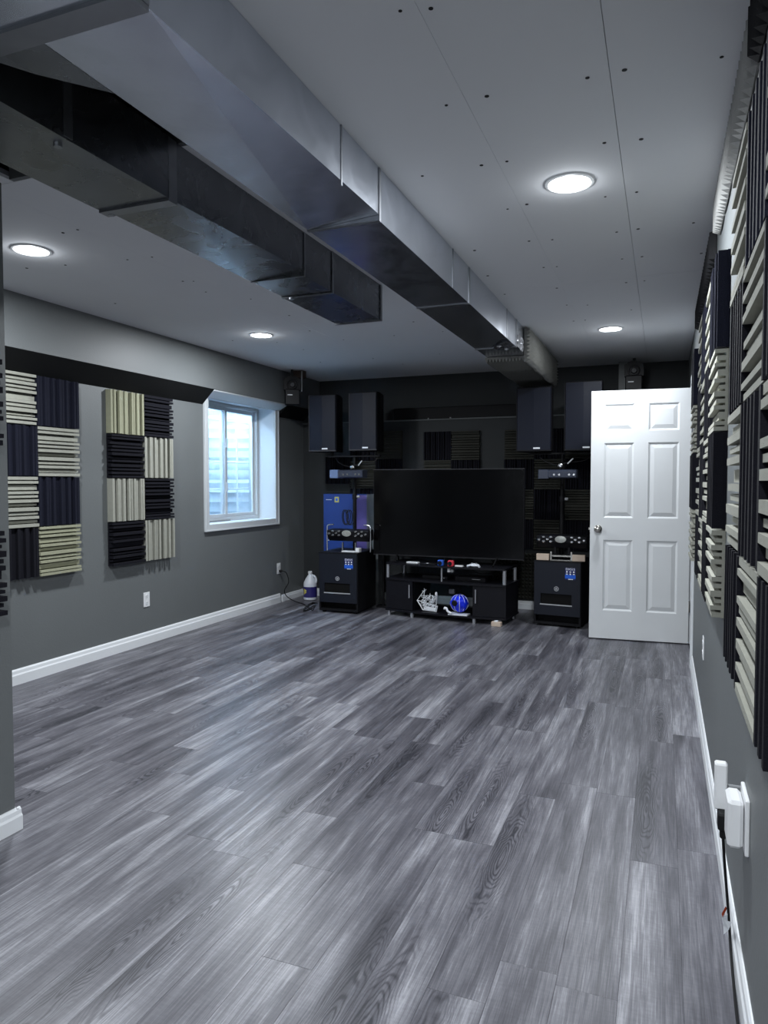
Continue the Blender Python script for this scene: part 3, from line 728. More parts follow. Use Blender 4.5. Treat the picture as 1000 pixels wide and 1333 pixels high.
pg = thing('extension_cord', 'black power cord running from outlet below window to coil on floor', 'cord', (XL+0.012, 6.64, 0.342))
ox, oy, oz = pg.location
bm = B(); lathe(bm, [(0.012, 0.0), (0.015, 0.008), (0.015, 0.022), (0.008, 0.034)], (0, 0, 0), 'x', 12)
obj('plug', bm, M['rubber'], pg)
pts = [(XL+0.045, 6.64, 0.342), (XL+0.085, 6.66, 0.32), (XL+0.10, 6.68, 0.22), (XL+0.06, 6.66, 0.13), (XL+0.07, 6.70, 0.06), (XL+0.14, 6.74, 0.008), (-3.52, 6.62, 0.007), (-3.36, 6.44, 0.007), (-3.26, 6.33, 0.008)]
cc = (-3.245, 6.27)
for k in range(26):
    a = k*0.75; rr_ = 0.062+0.014*math.sin(k*1.3)
    pts.append((cc[0]+rr_*math.cos(a)+0.008*math.sin(k), cc[1]+rr_*math.sin(a)*0.7-0.03, 0.052+0.040*math.sin(a+0.8)+0.0005*k))
bm = B(); tube(bm, [(p[0]-ox, p[1]-oy, p[2]-oz) for p in smooth_path(pts, 5)], 0.0048, 7)
obj('cord', bm, M['rubber'], pg, smooth=True)

# weather cover box and adapter on the right wall near the viewer
wb = thing('outlet_cover', 'bulky white weatherproof outlet cover near bottom right, on right wall', 'outlet cover', (XR, 1.93, 0.46))
obj('mounting_plate', one(-0.010, -0.0005, -0.062, 0.062, -0.068, 0.068), M['plastic_white'], wb, bevel=0.002)
bm = B(); box(bm, -0.047, -0.012, -0.045, 0.048, -0.062, 0.056); obj('cover', bm, M['plastic_white'], wb, bevel=0.008)
ad = thing('plug_adapter', 'slim white plug-in adapter standing beside the weatherproof cover', 'adapter', (XR-0.052, 2.035, 0.495))
obj('housing', one(-0.016, 0.014, -0.016, 0.016, -0.062, 0.060), M['plastic_white'], ad, bevel=0.004)
obj('socket_block', one(0.0142, 0.0515, 0.004, 0.014, -0.062, 0.0), M['grey_plastic'], ad, bevel=0.003)
bc = thing('extension_cord', 'black cord hanging from adapter and running along right baseboard', 'cord', (XR-0.048, 1.998, 0.415))
ox, oy, oz = bc.location
bm = B(); box(bm, -0.013, 0.013, -0.016, 0.03, -0.022, 0.022); box(bm, -0.008, 0.008, -0.010, 0.010, -0.045, -0.02)
obj('plug', bm, M['rubber'], bc, bevel=0.004)
pts = [(XR-0.048, 1.998, 0.375), (XR-0.04, 2.02, 0.28), (XR-0.028, 2.08, 0.17), (XR-0.021, 2.10, 0.10), (XR-0.020, 2.02, 0.04), (XR-0.022, 1.8, 0.008), (XR-0.021, 1.5, 0.006), (XR-0.021, 1.0, 0.006), (XR-0.023, 0.2, 0.006)]
bm = B(); tube(bm, [(p[0]-ox, p[1]-oy, p[2]-oz) for p in smooth_path(pts, 8)], 0.0036, 8)
obj('cord', bm, M['rubber'], bc, smooth=True)
tg = thing('torn_tag', 'torn white and orange tag caught on cord at right baseboard', 'tag', (XR-0.020, 2.08, 0.102))
bm = B(); r = random.Random(8)
P_ = [bm.verts.new((r.uniform(-0.022, 0.002), -0.026+0.013*i+r.uniform(-0.004, 0.004), (-0.018 if j == 0 else 0.0 if j == 1 else 0.018)+r.uniform(-0.005, 0.005))) for i in range(5) for j in range(3)]
for i in range(4):
    for j in range(2): bm.faces.new((P_[i*3+j], P_[i*3+j+1], P_[(i+1)*3+j+1], P_[(i+1)*3+j]))
bmesh.ops.solidify(bm, geom=list(bm.faces), thickness=0.002)
obj('paper', bm, M['white_print'], tg)
bm = B(); a = [bm.verts.new(p) for p in ((-0.020, -0.02, 0.022), (-0.006, 0.022, 0.026), (-0.010, 0.018, 0.034), (-0.022, -0.016, 0.030))]; bm.faces.new(a)
bmesh.ops.solidify(bm, geom=list(bm.faces), thickness=0.002); obj('orange_strip', bm, M['orange'], tg)
bm = B(); tube(bm, smooth_path([(XS-0.1, 1.2, 2.42), (XS-0.02, 1.6, 2.43), (XS+0.12, 1.95, 2.47), (XS+0.26, 1.9, 2.475), (XS+0.3, 1.5, 2.475)], 6), 0.011, 7)
tag(obj('cable', bm, M['purple_cable'], smooth=True), 'dark violet cable in open joist bay above the left duct', 'cable')

# ------------------------------------------------------------------ subwoofers
def emblem(bm, cx, cz, y, R_):
    n = 24
    tube(bm, [(cx+R_*math.cos(2*PI*i/n), y, cz+R_*math.sin(2*PI*i/n)) for i in range(n)], R_*0.07, 5, True)
    for k in range(3):
        a = PI/2+k*PI/3
        for s in (-1, 1):
            # three crossed two-pronged forks
            dx, dz = math.cos(a), math.sin(a); nx_, nz_ = -dz, dx
            for q in (-0.12, 0.12):
                tube(bm, [(cx+nx_*q*R_, y, cz+nz_*q*R_), (cx+(dx*0.78*s+nx_*q)*R_, y, cz+(dz*0.78*s+nz_*q)*R_)], R_*0.03, 4)
def subwoofer(loc, rz, W_, H_, D_, label, fmat):
    t = thing('subwoofer', label, 'subwoofer', loc, rz, 'floor subwoofers')
    bm = B(); zb = 0.10                       # cabinet with a recessed lower port
    box(bm, -W_/2, W_/2, 0.012, D_, zb, H_-0.0); box(bm, -W_/2, W_/2, 0.10, D_, 0.02, zb)
    box(bm, -W_/2, -W_/2+0.018, 0.012, 0.10, 0.02, zb); box(bm, W_/2-0.018, W_/2, 0.012, 0.10, 0.02, zb)
    box(bm, -W_/2+0.018, W_/2-0.018, 0.012, 0.10, 0.02, 0.042)
    obj('cabinet', bm, M['cabinet'], t)
    # grille with a slot
    sx0, sx1, sz0, sz1 = -W_*0.35, W_*0.31, 0.205, 0.298
    bm = B()
    box(bm, -W_/2+0.006, W_/2-0.006, 0.0, 0.012, sz1, H_-0.012); box(bm, -W_/2+0.006, W_/2-0.006, 0.0, 0.012, zb+0.006, sz0)
    box(bm, -W_/2+0.006, sx0, 0.0, 0.012, sz0, sz1); box(bm, sx1, W_/2-0.006, 0.0, 0.012, sz0, sz1)
    gr = obj('grille', bm, fmat, t)
    obj('port', one(sx0, sx1, 0.0095, 0.0125, sz0, sz1), M['hole'], t)
    obj('port_lip', one(sx0-0.004, sx1+0.004, -0.004, 0.004, sz0-0.010, sz0), M['grey_print'], t)
    obj('top_edge', one(-W_/2, W_/2, 0.0, 0.012, H_-0.012, H_), M['cabinet'], t)
    bm = B()
    for x in (-W_/2+0.04, W_/2-0.04):
        for y in (0.05, D_-0.06): lathe(bm, [(0.018, 0), (0.018, 0.02)], (x, y, 0), n=10)
    obj('foot', bm, M['rubber'], t)
    bm = B(); emblem(bm, -W_*0.01, 0.345, -0.002, 0.019); obj('emblem', bm, M['white_print'], t)
    # sticker
    lx0, lx1, lz0, lz1 = W_*0.17, W_*0.17+0.092, H_-0.16, H_-0.055
    st_ = obj('sticker', one(lx0, lx1, -0.0012, 0, lz0, lz1), M['blue_dark'], t)
    obj('sticker_band', one(lx0, lx1, -0.0018, -0.0012, lz0+0.012, lz0+0.044), M['blue_label'], st_)
    text('sticker_text', 'DXS15', 0.028, ((lx0+lx1)/2, -0.0018, lz1-0.012), M['white_print'], st_)
    bm = B()
    for i in range(3):
        for j in range(2):
            x = lx0+0.016+i*0.030; z = lz1-0.035-j*0.020
            if (i+j) % 2: box(bm, x-0.008, x+0.008, -0.0018, -0.0012, z-0.004, z+0.004)
            else: lathe(bm, [(0.0075, -0.0018), (0.0075, -0.0012)], (x, 0, z), 'y', 8)
    box(bm, lx0+0.028, lx1-0.022, -0.0018, -0.0012, lz0+0.002, lz0+0.008)
    obj('sticker_icon', bm, M['white_print'], st_)
    return t
subwoofer((-2.968, 6.30, 0), 0.02, 0.415, 0.600, 0.50, 'black subwoofer with slot port beside white jug, left of television', M['sub_front'])
subwoofer((-0.868, 6.40, 0), -0.10, 0.420, 0.592, 0.48, 'black subwoofer with slot port beside white door, right of television', M['sub_front'])

# ------------------------------------------------------------------ speakers, poles and light fixtures
def speaker(loc, rz, H_, label, wf=0.305):
    t = thing('loudspeaker', label, 'speaker', loc, rz, 'tall loudspeakers on poles')
    bm = B(); a, b = wf/2, wf/2-0.055; D_ = 0.33
    prism(bm, [(-a, 0.012), (a, 0.012), (a, 0.10), (b, D_), (-b, D_), (-a, 0.10)], 2, 0, H_)
    obj('cabinet', bm, M['cabinet'], t, bevel=0.006)
    bm = B(); prism(bm, [(-a+0.006, 0.012), (-a+0.010, 0.002), (0, -0.006), (a-0.010, 0.002), (a-0.006, 0.012)], 2, 0.014, H_-0.014)
    obj('grille', bm, M['grille'], t)
    bm = B(); box(bm, -a+0.003, a-0.003, -0.002, 0.012, 0.003, 0.014); box(bm, -a, -a+0.006, 0.002, 0.014, 0.003, H_-0.01)
    obj('frame_edge', bm, M['rim'] if wf < 0.3 else M['black'], t)
    obj('badge', one(-0.002, 0.058, -0.0065, -0.002, 0.022, 0.036), M['white_print'], t)
    return t
speaker((-3.208, 6.45, 1.600), 0.06, 0.575, 'tall black loudspeaker nearest left corner beside the window', 0.298)
speaker((-2.765, 6.45, 1.603), 0.00, 0.578, 'tall black loudspeaker above left of the television, right of its pair', 0.298)
speaker((-1.102, 6.50, 1.571), 0.0, 0.585, 'tall black loudspeaker under foam-wrapped duct end, left of its pair', 0.318)
speaker((-0.668, 6.50, 1.571), 0.0, 0.615, 'tall black loudspeaker partly behind the top of the white door', 0.325)

def pole_stand(x, y, zb, label, span):
    t = thing('speaker_pole', label, 'stand', (x, y, zb))
    top = 1.560-zb
    bm = B(); tube(bm, [(0, 0, 0.0), (0, 0, 0.55)], 0.019, 12); obj('lower_pole', bm, M['matte_black'], t, smooth=True)
    bm = B(); tube(bm, [(0, 0, 0.5), (0, 0, top-0.012)], 0.015, 12); obj('upper_pole', bm, M['matte_black'], t, smooth=True)
    bm = B(); lathe(bm, [(0.026, 0.52), (0.026, 0.57)], n=12); c_ = obj('collar', bm, M['black'], t)
    bm = B(); lathe(bm, [(0.012, 0), (0.015, 0.02), (0.010, 0.03)], (0.025, 0, 0.545), 'x', 10); obj('knob', bm, M['grey_print'], c_)
    bm = B(); box(bm, span[0], span[1], -0.02, 0.02, top-0.014, top); obj('crossbar', bm, M['matte_black'], t)
    bm = B()
    for q in (span[0]+0.05, span[1]-0.05): tube(bm, [(q, 0, top), (q, 0, 1.60-zb if x < -2 else 1.571-zb)], 0.016, 10)
    obj('peg', bm, M['matte_black'], t)
    bm = B(); lathe(bm, [(0.010, 0), (0.022, 0.006), (0.022, 0.018), (0.010, 0.024)], (-0.012, -0.045, top-0.12), 'y', 14); obj('round_knob', bm, M['chrome'], t)
    bm = B(); tube(bm, [(0.05, -0.02, top-0.10), (0.10, -0.05, top-0.055)], 0.006, 8); obj('lever', bm, M['white_print'], t)
    bm = B(); tube(bm, smooth_path([(span[0]+0.07, 0.02, top), (-0.16, -0.03, top-0.07), (-0.05, -0.03, top-0.11), (0.05, -0.02, top-0.09), (0.20, 0.0, top-0.07), (0.26, 0.03, top+0.0)], 5), 0.004, 6); obj('cable', bm, M['rubber'], t, smooth=True)
    return t
pole_stand(-2.90, 6.56, 0.602, 'black pole on left subwoofer carrying a pair of loudspeakers', (-0.30, 0.28))
pole_stand(-0.86, 6.62, 0.594, 'black pole on right subwoofer carrying a pair of loudspeakers', (-0.30, 0.24))

def light_bar(loc, W_, label, key, left_col):
    t = thing('light_bar', label, 'stage light', loc, 0, 'bar housings on the poles')
    bm = B(); prism(bm, [(0, -0.038), (-0.04, -0.030), (-0.045, 0.030), (0, 0.042), (0.09, 0.042), (0.09, -0.038)], 0, -W_/2, W_/2)
    obj('housing', bm, M['bar_body'], t, bevel=0.004)
    bm = B(); box(bm, -W_/2-0.006, -W_/2+0.085, -0.047, 0.09, -0.041, 0.043); obj('end_cap', bm, left_col, t, bevel=0.005)
    bm = B()
    for q in (-0.03, 0.015, 0.1, 0.14): lathe(bm, [(0.009, -0.048), (0.009, -0.040)], (q, 0, -0.004), 'y', 10)
    obj('lamp_eye', bm, M['chrome'] if key else M['black'], t)
    bm = B(); 
    for k in range(9): box(bm, -W_/2+0.13+k*0.013, -W_/2+0.139+k*0.013, -0.0425, -0.036, 0.016, 0.024)
    obj('print', bm, M['white_print'], t)
    obj('bracket', one(-0.02, 0.02, 0.09, 0.14, -0.015, 0.015), M['black'], t)
    return t
M['cap_blue'] = mat('pale_blue_housing', (0.12, 0.17, 0.30, 1), 0.35)
light_bar((-2.90, 6.395, 1.372), 0.345, 'slim bar light with pale blue end under the left pair of loudspeakers', True, M['cap_blue'])
light_bar((-0.870, 6.42, 1.362), 0.325, 'slim dark bar light under right pair of loudspeakers', True, M['bar_body'])

def led_fixture(loc, W_, label, legs):
    t = thing('led_fixture', label, 'stage light', loc, 0, 'multi-lens light fixtures')
    bm = B(); prism(bm, [(-0.05, 0.035), (0.08, 0.045), (0.09, -0.06), (0.0, -0.075), (-0.045, -0.02)], 0, -W_/2, W_/2)
    obj('housing', bm, M['black'], t, bevel=0.006)
    # raked front panel
    def fp(u, v): return (u, -0.052+0.0*v, 0.008+v)
    bm = B(); lathe(bm, [(0.050, -0.062), (0.046, -0.066), (0.01, -0.069)], (-0.005, 0, 0.008), 'y', 24, (1.0, 0.62)); obj('reflector_disc', bm, M['lens_grey'], t, smooth=True)
    for s in (-1, 1):
        for (u, v) in ((0.09, 0.020), (0.09, -0.020), (0.12, 0.0), (0.155, 0.020), (0.155, -0.020), (0.195, -0.005)):
            if u > W_/2-0.02: continue
            bm = B(); lathe(bm, [(0.013, -0.050), (0.015, -0.060), (0.009, -0.066)], (s*u, 0, 0.008+v), 'y', 12, (1.0, 0.75)); obj('lens', bm, M['chrome'], t, smooth=True)
    if legs:
        for s in (-1, 1):
            x = s*(W_/2+0.008)
            bm = B(); tube(bm, smooth_path([(x, -0.02, -0.172), (x, -0.02, 0.05), (x-s*0.02, -0.02, 0.085), (x-s*0.07, -0.02, 0.09)], 5), 0.007, 8); obj('frame_leg', bm, M['chrome'], t, smooth=True)
    else:
        bm = B()
        for q in (-0.06, 0.06): box(bm, q-0.008, q+0.008, -0.008, 0.012, -0.134, -0.06)
        obj('bracket', bm, M['black'], t)
    return t
led_fixture((-2.885, 6.395, 0.782), 0.45, 'multi-lens light fixture with chrome legs on left subwoofer', True)
led_fixture((-0.835, 6.46, 0.778), 0.44, 'multi-lens light fixture on wood blocks atop right subwoofer', False)
bk = thing('mounting_bracket', 'white metal bracket under light fixture on left subwoofer', 'bracket', (-2.87, 6.40, 0.602))
obj('base_plate', one(-0.09, 0.06, -0.03, 0.04, 0, 0.010), M['plastic_white'], bk); obj('base_block', one(0.062, 0.10, -0.035, 0.03, 0, 0.042), M['plastic_white'], bk, bevel=0.003)
obj('upright', one(-0.095, -0.082, -0.01, 0.01, 0, 0.095), M['chrome'], bk); obj('upright', one(0.045, 0.058, -0.01, 0.01, 0.010, 0.095), M['chrome'], bk)
for k, (xa, xb, nm) in enumerate(((-1.055, -0.945, 'left of two'), (-0.742, -0.632, 'right of two'))):
    tag(obj('wood_block', one(xa, xb, 6.425, 6.475, 0.5935, 0.650), M['wood_block'], bevel=0.002), 'pale wood block atop right subwoofer, %s' % nm, 'wood block', 'wood blocks on the right subwoofer')
bk2 = thing('mounting_bracket', 'steel channel bracket between wood blocks on right subwoofer', 'bracket', (-0.838, 6.45, 0.5935))
bm = B(); box(bm, -0.085, 0.085, -0.02, 0.02, 0, 0.008); box(bm, -0.08, 0.08, -0.01, 0.02, 0.034, 0.048); box(bm, -0.095, -0.082, -0.02, 0.02, 0, 0.08); box(bm, 0.082, 0.095, -0.02, 0.02, 0, 0.08)
obj('channel', bm, M['nickel'], bk2)
# coiled cable draped over the left fixture
bm = B(); pts = []
for k in range(60):
    a = k*0.45; pts.append((-2.985+0.0016*k+0.030*math.cos(a), 6.475+0.010*math.sin(a*0.5), 0.94+0.075*math.sin(a)))
tube(bm, pts, 0.0045, 6)
tag(obj('cable_loop', bm, M['rubber'], smooth=True), 'black cable loops hung on the left pole in front of blue carton', 'cable')

# carton behind the left stand
ct = thing('carton', 'large blue and violet printed carton standing behind the left subwoofer', 'box', (-3.07, 6.93, 0))
obj('box_body', one(-0.37, 0.20, 0.012, 0.17, 0, 1.165), M['blue_box'], ct, bevel=0.003)
obj('picture_panel', one(0.0, 0.145, 0.010, 0.0125, 0.02, 1.155), M['violet_box'], ct)
obj('side_panel', one(0.145, 0.275, 0.0, 0.16, 0, 1.165), M['grey_card'], ct)
sk = obj('seal', one(-0.235, -0.185, 0.009, 0.0125, 1.075, 1.135), M['yellow'], ct)
obj('seal_mark', one(-0.222, -0.198, 0.008, 0.0095, 1.09, 1.12), M['blue_label'], sk)
bm = B(); box(bm, -0.34, -0.27, 0.010, 0.0125, 1.10, 1.106); box(bm, -0.32, -0.12, 0.010, 0.0125, 0.755, 0.761); box(bm, -0.33, -0.25, 0.010, 0.0125, 0.66, 0.667)
obj('print_line', bm, M['white_print'], ct)
# dark tripod gear leaning beside the carton
gs = thing('folded_stand', 'black folded tripod stand leaning between pole and television', 'stand', (-2.66, 6.74, 0.0))
bm = B(); tube(bm, [(-0.10, 0.06, 1.22), (0.02, -0.0, 0.62)], 0.014, 8); obj('leg', bm, M['matte_black'], gs)
bm = B(); tube(bm, [(-0.02, 0.05, 1.09), (0.07, 0.03, 1.03)], 0.010, 8); obj('leg', bm, M['matte_black'], gs)
obj('camera_head', one(-0.065, 0.055, 0.03, 0.09, 0.86, 1.03), M['black'], gs, bevel=0.006)
bm = B(); tube(bm, [(-0.02, 0.05, 0.0), (-0.02, 0.05, 0.88)], 0.012, 8); obj('center_post', bm, M['matte_black'], gs)
obj('foot_plate', one(-0.08, 0.04, 0.0, 0.12, 0.0, 0.02), M['matte_black'], gs)

# ------------------------------------------------------------------ jug
jg = thing('plastic_jug', 'white plastic gallon jug with violet label beside the left subwoofer', 'jug', (-3.60, 6.93, 0), 0.1)
bm = B(); lathe(bm, [(0.060, 0), (0.072, 0.008), (0.074, 0.02), (0.074, 0.175), (0.070, 0.195), (0.050, 0.235), (0.026, 0.270), (0.020, 0.278), (0.020, 0.292)], n=24)
obj('body', bm, M['jug'], jg, smooth=True)
bm = B(); lathe(bm, [(0.0755, 0.035), (0.0755, 0.150)], n=24); lb = obj('label_wrap', bm, M['purple_label'], jg, smooth=True)
bm = B()
n = 8
v1 = [bm.verts.new((0.0763*math.sin(-0.75+0.08*i), -0.0763*math.cos(-0.75+0.08*i), 0.06+0.004*i)) for i in range(n)]; v2 = [bm.verts.new((0.0763*math.sin(-0.75+0.08*i), -0.0763*math.cos(-0.75+0.08*i), 0.13-0.002*i)) for i in range(n)]
for i in range(n-1): bm.faces.new((v1[i], v1[i+1], v2[i+1], v2[i]))
obj('label_print', bm, M['yellow'], lb)
bm = B(); lathe(bm, [(0.024, 0.290), (0.024, 0.312), (0.020, 0.316)], n=16); obj('cap', bm, M['plastic_white'], jg)
bm = B(); tube(bm, smooth_path([(0.018, 0, 0.272), (0.052, -0.0, 0.262), (0.070, 0, 0.225), (0.068, 0, 0.19)], 5), 0.011, 8); obj('handle', bm, M['jug'], jg, smooth=True)

# ------------------------------------------------------------------ television stand
SA = -0.095
ts = thing('tv_stand', 'black television stand with silver posts and two cupboard doors', 'tv stand', (-1.905, 6.350, 0), SA)
SW = 1.215
def bow(x): return -0.055*(1-(2*x/SW)**2)
def shelf(z0, z1, w_, name, d1_=0.41, bowed=True):
    n = 12; pts = [(-w_/2+w_*i/n, bow(-w_/2+w_*i/n) if bowed else 0) for i in range(n+1)]+[(w_/2, d1_), (-w_/2, d1_)]
    bm = B(); prism(bm, pts, 2, z0, z1); return obj(name, bm, M['furniture'], ts)
shelf(0.048, 0.066, SW, 'bottom_shelf'); shelf(0.350, 0.368, SW, 'middle_shelf'); shelf(0.497, 0.512, SW-0.02, 'top_shelf')
cwid = 0.305
for s in (-1, 1):
    xa, xb = (-SW/2+0.004, -SW/2+cwid) if s < 0 else (SW/2-cwid, SW/2-0.004)
    bm = B(); box(bm, xa, xa+0.015, 0.02, 0.40, 0.0665, 0.3495); box(bm, xb-0.015, xb, 0.02, 0.40, 0.0665, 0.3495); box(bm, xa+0.015, xb-0.015, 0.39, 0.40, 0.0665, 0.3495)
    obj('cupboard', bm, M['furniture'], ts)
    if s > 0: xa += 0.0
    ya, yb = bow(xa)+0.012, bow(xb)+0.012
    bm = B(); P4 = [(xa, ya), (xb, yb), (xb, yb+0.016), (xa, ya+0.016)]
    prism(bm, P4, 2, 0.069, 0.347); dv = obj('door', bm, M['furniture'], ts)
    hx = xb-0.03 if s < 0 else xa+0.03; hy = ya+(yb-ya)*(hx-xa)/(xb-xa)
    bm = B(); tube(bm, [(hx, hy-0.014, 0.19), (hx, hy-0.014, 0.315)], 0.0065, 8)
    tube(bm, [(hx, hy-0.014, 0.20), (hx, hy+0.004, 0.20)], 0.004, 6); tube(bm, [(hx, hy-0.014, 0.305), (hx, hy+0.004, 0.305)], 0.004, 6)
    obj('handle', bm, M['silver'], dv, smooth=True)
obj('rear_support', one(-0.03, 0.03, 0.36, 0.38, 0.066, 0.35), M['furniture'], ts)
for (x, y) in ((-SW/2+0.022, 0.02), (SW/2-0.022, 0.02), (-SW/2+0.03, 0.37), (SW/2-0.03, 0.37), (0.0, -0.035)):
    bm = B(); tube(bm, [(x, y, 0.368), (x, y, 0.497)], 0.017 if abs(x) > 0.1 else 0.008, 14); obj('post', bm, M['silver'], ts, smooth=True)
for (x, y) in ((-SW/2+0.03, 0.03), (-SW/2+cwid-0.01, -0.015), (SW/2-cwid+0.01, -0.015), (SW/2-0.06, 0.02), (-SW/2+0.04, 0.37), (SW/2-0.04, 0.37)):
    bm = B(); lathe(bm, [(0.017, 0), (0.017, 0.048)], (x, y, 0), n=14); obj('foot', bm, M['silver'], ts, smooth=True)
def on_stand(u, v, z):    # stand-local to world
    c, s = math.cos(SA), math.sin(SA); return (-1.905+u*c-v*s, 6.350+u*s+v*c, z)
# television
tv = thing('television', 'large flat black television on the black stand', 'television', (-1.925, 6.50, 0.5125), 0.0)
bm = B(); box(bm, -0.745, 0.745, 0.0, 0.03, 0.065, 0.905); obj('bezel', bm, M['black'], tv, bevel=0.003)
obj('screen', one(-0.737, 0.737, -0.002, 0.001, 0.078, 0.897), M['screen'], tv)
obj('rim', (lambda b_: (box(b_, -0.746, 0.746, -0.003, 0.0, 0.901, 0.906), box(b_, -0.746, 0.746, -0.003, 0.0, 0.064, 0.067), b_)[2])(B()), M['rim'], tv)
obj('rear_housing', one(-0.45, 0.45, 0.03, 0.07, 0.12, 0.60), M['black'], tv)
for s in (-1, 1):
    bm = B(); x = s*0.50
    tube(bm, [(x, 0.02, 0.09), (x-0.02*s, -0.10, 0.008)], 0.008, 6); tube(bm, [(x, 0.02, 0.09), (x+0.03*s, 0.14, 0.008)], 0.008, 6); obj('leg', bm, M['matte_black'], tv)
# things on the shelves
def small_speaker(u, v, ringm, label):
    t = thing('mini_speaker', label, 'speaker', on_stand(u, v, 0.5125), SA, 'pair of small coloured speakers')
    obj('case', one(-0.027, 0.027, 0.002, 0.045, 0, 0.056), ringm, t, bevel=0.008)
    bm = B(); lathe(bm, [(0.021, -0.001), (0.021, 0.003)], (-0.002, 0, 0.028), 'y', 18); obj('cone', bm, M['black'], t)
    return t
small_speaker(-0.015, -0.045, M['blue_sp'], 'tiny blue-rimmed cube speaker on top shelf under the television')
small_speaker(0.085, -0.045, M['red_sp'], 'tiny red-rimmed cube speaker on top shelf under the television')
def trinket(name, label, cat, uvz, dims, m, bv=0.003, extra=None):
    t = thing(name, label, cat, on_stand(*uvz), SA)
    a, b, c = dims; obj('case', one(-a/2, a/2, 0, b, 0, c), m, t, bevel=bv)
    if extra: extra(t)
    return t
trinket('charging_puck', 'small white box on left end of the top shelf', 'box', (-0.33, 0.02, 0.5125), (0.12, 0.05, 0.016), M['plastic_white'], extra=lambda t: obj('seam', one(-0.061, 0.061, -0.0005, 0.0505, 0.007, 0.0085), M['grey_plastic'], t))
trinket('remote_control', 'black remote control lying on top shelf left of the tiny speakers', 'remote', (-0.15, -0.02, 0.5125), (0.16, 0.04, 0.014), M['black'], extra=lambda t: obj('button', one(-0.02, 0.0, 0.012, 0.03, 0.0135, 0.0165), M['white_print'], t))
trinket('phone_charger', 'small white charger lying right of the red-rimmed speaker', 'charger', (0.165, -0.03, 0.5125), (0.075, 0.03, 0.014), M['plastic_white'], extra=lambda t: obj('prong', one(0.037, 0.05, 0.010, 0.020, 0.004, 0.010), M['chrome'], t))
gc = thing('game_controller', 'pale grey game controller on right part of the top shelf', 'controller', on_stand(0.30, 0.0, 0.5125), SA)
bm = B(); lathe(bm, [(0.03, 0.004), (0.045, 0.014), (0.040, 0.026), (0.02, 0.034)], (0, 0.02, 0), n=16, sc=(1.15, 0.7)); obj('shell', bm, M['jug'], gc, smooth=True)
bm = B()
for s in (-1, 1): tube(bm, [(s*0.035, 0.02, 0.018), (s*0.058, -0.012, 0.011)], 0.0105, 8)
obj('grip', bm, M['jug'], gc, smooth=True)
bm = B()
for s in (-1, 1): lathe(bm, [(0.007, 0.030), (0.009, 0.040)], (s*0.02, 0.012, 0), n=10)
obj('thumb_stick', bm, M['grey_plastic'], gc)
trinket('media_box', 'flat black media box on middle shelf, left half', 'electronics', (-0.12, 0.08, 0.3685), (0.26, 0.16, 0.032), M['black'], extra=lambda t: obj('button', one(0.09, 0.10, -0.001, 0.001, 0.012, 0.020), M['grey_print'], t))
trinket('game_console', 'flat black console on middle shelf, right half', 'electronics', (0.24, 0.07, 0.3685), (0.30, 0.20, 0.042), M['black'], extra=lambda t: obj('front_strip', one(0.02, 0.10, -0.001, 0.001, 0.022, 0.026), M['grey_print'], t))
pc = thing('paper_cup_holder', 'small white camera-like gadget hanging under top shelf beside middle post', 'gadget', on_stand(0.075, -0.01, 0.455), SA)
obj('case', one(-0.03, -0.002, 0, 0.03, 0, 0.040), M['plastic_white'], pc, bevel=0.003)
bm = B(); lathe(bm, [(0.016, -0.006), (0.018, 0.012)], (0.018, 0, 0.016), 'y', 12); obj('dial', bm, M['grey_plastic'], pc)
pc.name = 'wall_gadget'
# cables behind the open shelves
for k, (pp, lb_) in enumerate(([[(-0.60, 0.43, 0.60), (-0.50, 0.43, 0.66), (-0.46, 0.43, 0.52), (-0.45, 0.43, 0.38)], 'black cable behind left end of the shelves'],
        [[(0.16, 0.43, 0.62), (0.12, 0.43, 0.46), (0.22, 0.43, 0.40), (0.36, 0.43, 0.44), (0.30, 0.43, 0.60)], 'black cable looping behind middle right of the shelves'],
        [[(0.36, 0.43, 0.61), (0.42, 0.43, 0.50), (0.34, 0.43, 0.40), (0.46, 0.43, 0.43), (0.53, 0.43, 0.60)], 'black cable looping behind right end of the shelves'])):
    bm = B(); tube(bm, smooth_path([on_stand(*q) for q in pp], 6), 0.004, 6)
    tag(obj('cable', bm, M['rubber'], smooth=True), lb_, 'cable')
# white openwork ship ornament
sh = thing('ship_ornament', 'white openwork ship-shaped ornament in open bay of the stand', 'ornament', on_stand(-0.165, 0.02, 0.0665), SA)
bm = B()
tube(bm, [(-0.11, 0, 0.10), (-0.05, 0, 0.012), (0.09, 0, 0.006), (0.10, 0, 0.06)], 0.006, 6)
tube(bm, [(-0.11, 0, 0.10), (0.10, 0, 0.05)], 0.004, 6); obj('hull', bm, M['white_print'], sh)
bm = B()
for a, b in (((-0.11, 0.10), (-0.045, 0.19)), ((-0.045, 0.05), (-0.040, 0.215)), ((0.02, 0.05), (0.02, 0.17)), ((0.08, 0.04), (0.095, 0.17)), ((-0.045, 0.19), (-0.02, 0.205)), ((-0.06, 0.19), (-0.03, 0.185))):
    tube(bm, [(a[0], 0.01, a[1]), (b[0], 0.01, b[1])], 0.0035, 6)
obj('mast', bm, M['white_print'], sh)
bm = B(); r = random.Random(4)
for k in range(30):
    cx_, cz_ = r.uniform(-0.06, 0.07), r.uniform(0.04, 0.15); R_ = r.uniform(0.010, 0.020)
    tube(bm, [(cx_+R_*math.cos(a*PI/4), 0.0+r.uniform(-0.015, 0.02), cz_+R_*math.sin(a*PI/4)) for a in range(8)], 0.003, 5, True)
obj('lattice', bm, M['white_print'], sh)
bm = B(); prism(bm, [(-0.04, 0.018), (0.085, 0.012), (0.088, 0.04), (-0.03, 0.05)], 1, -0.008, 0.0); obj('hull_plate', bm, M['white_print'], sh)
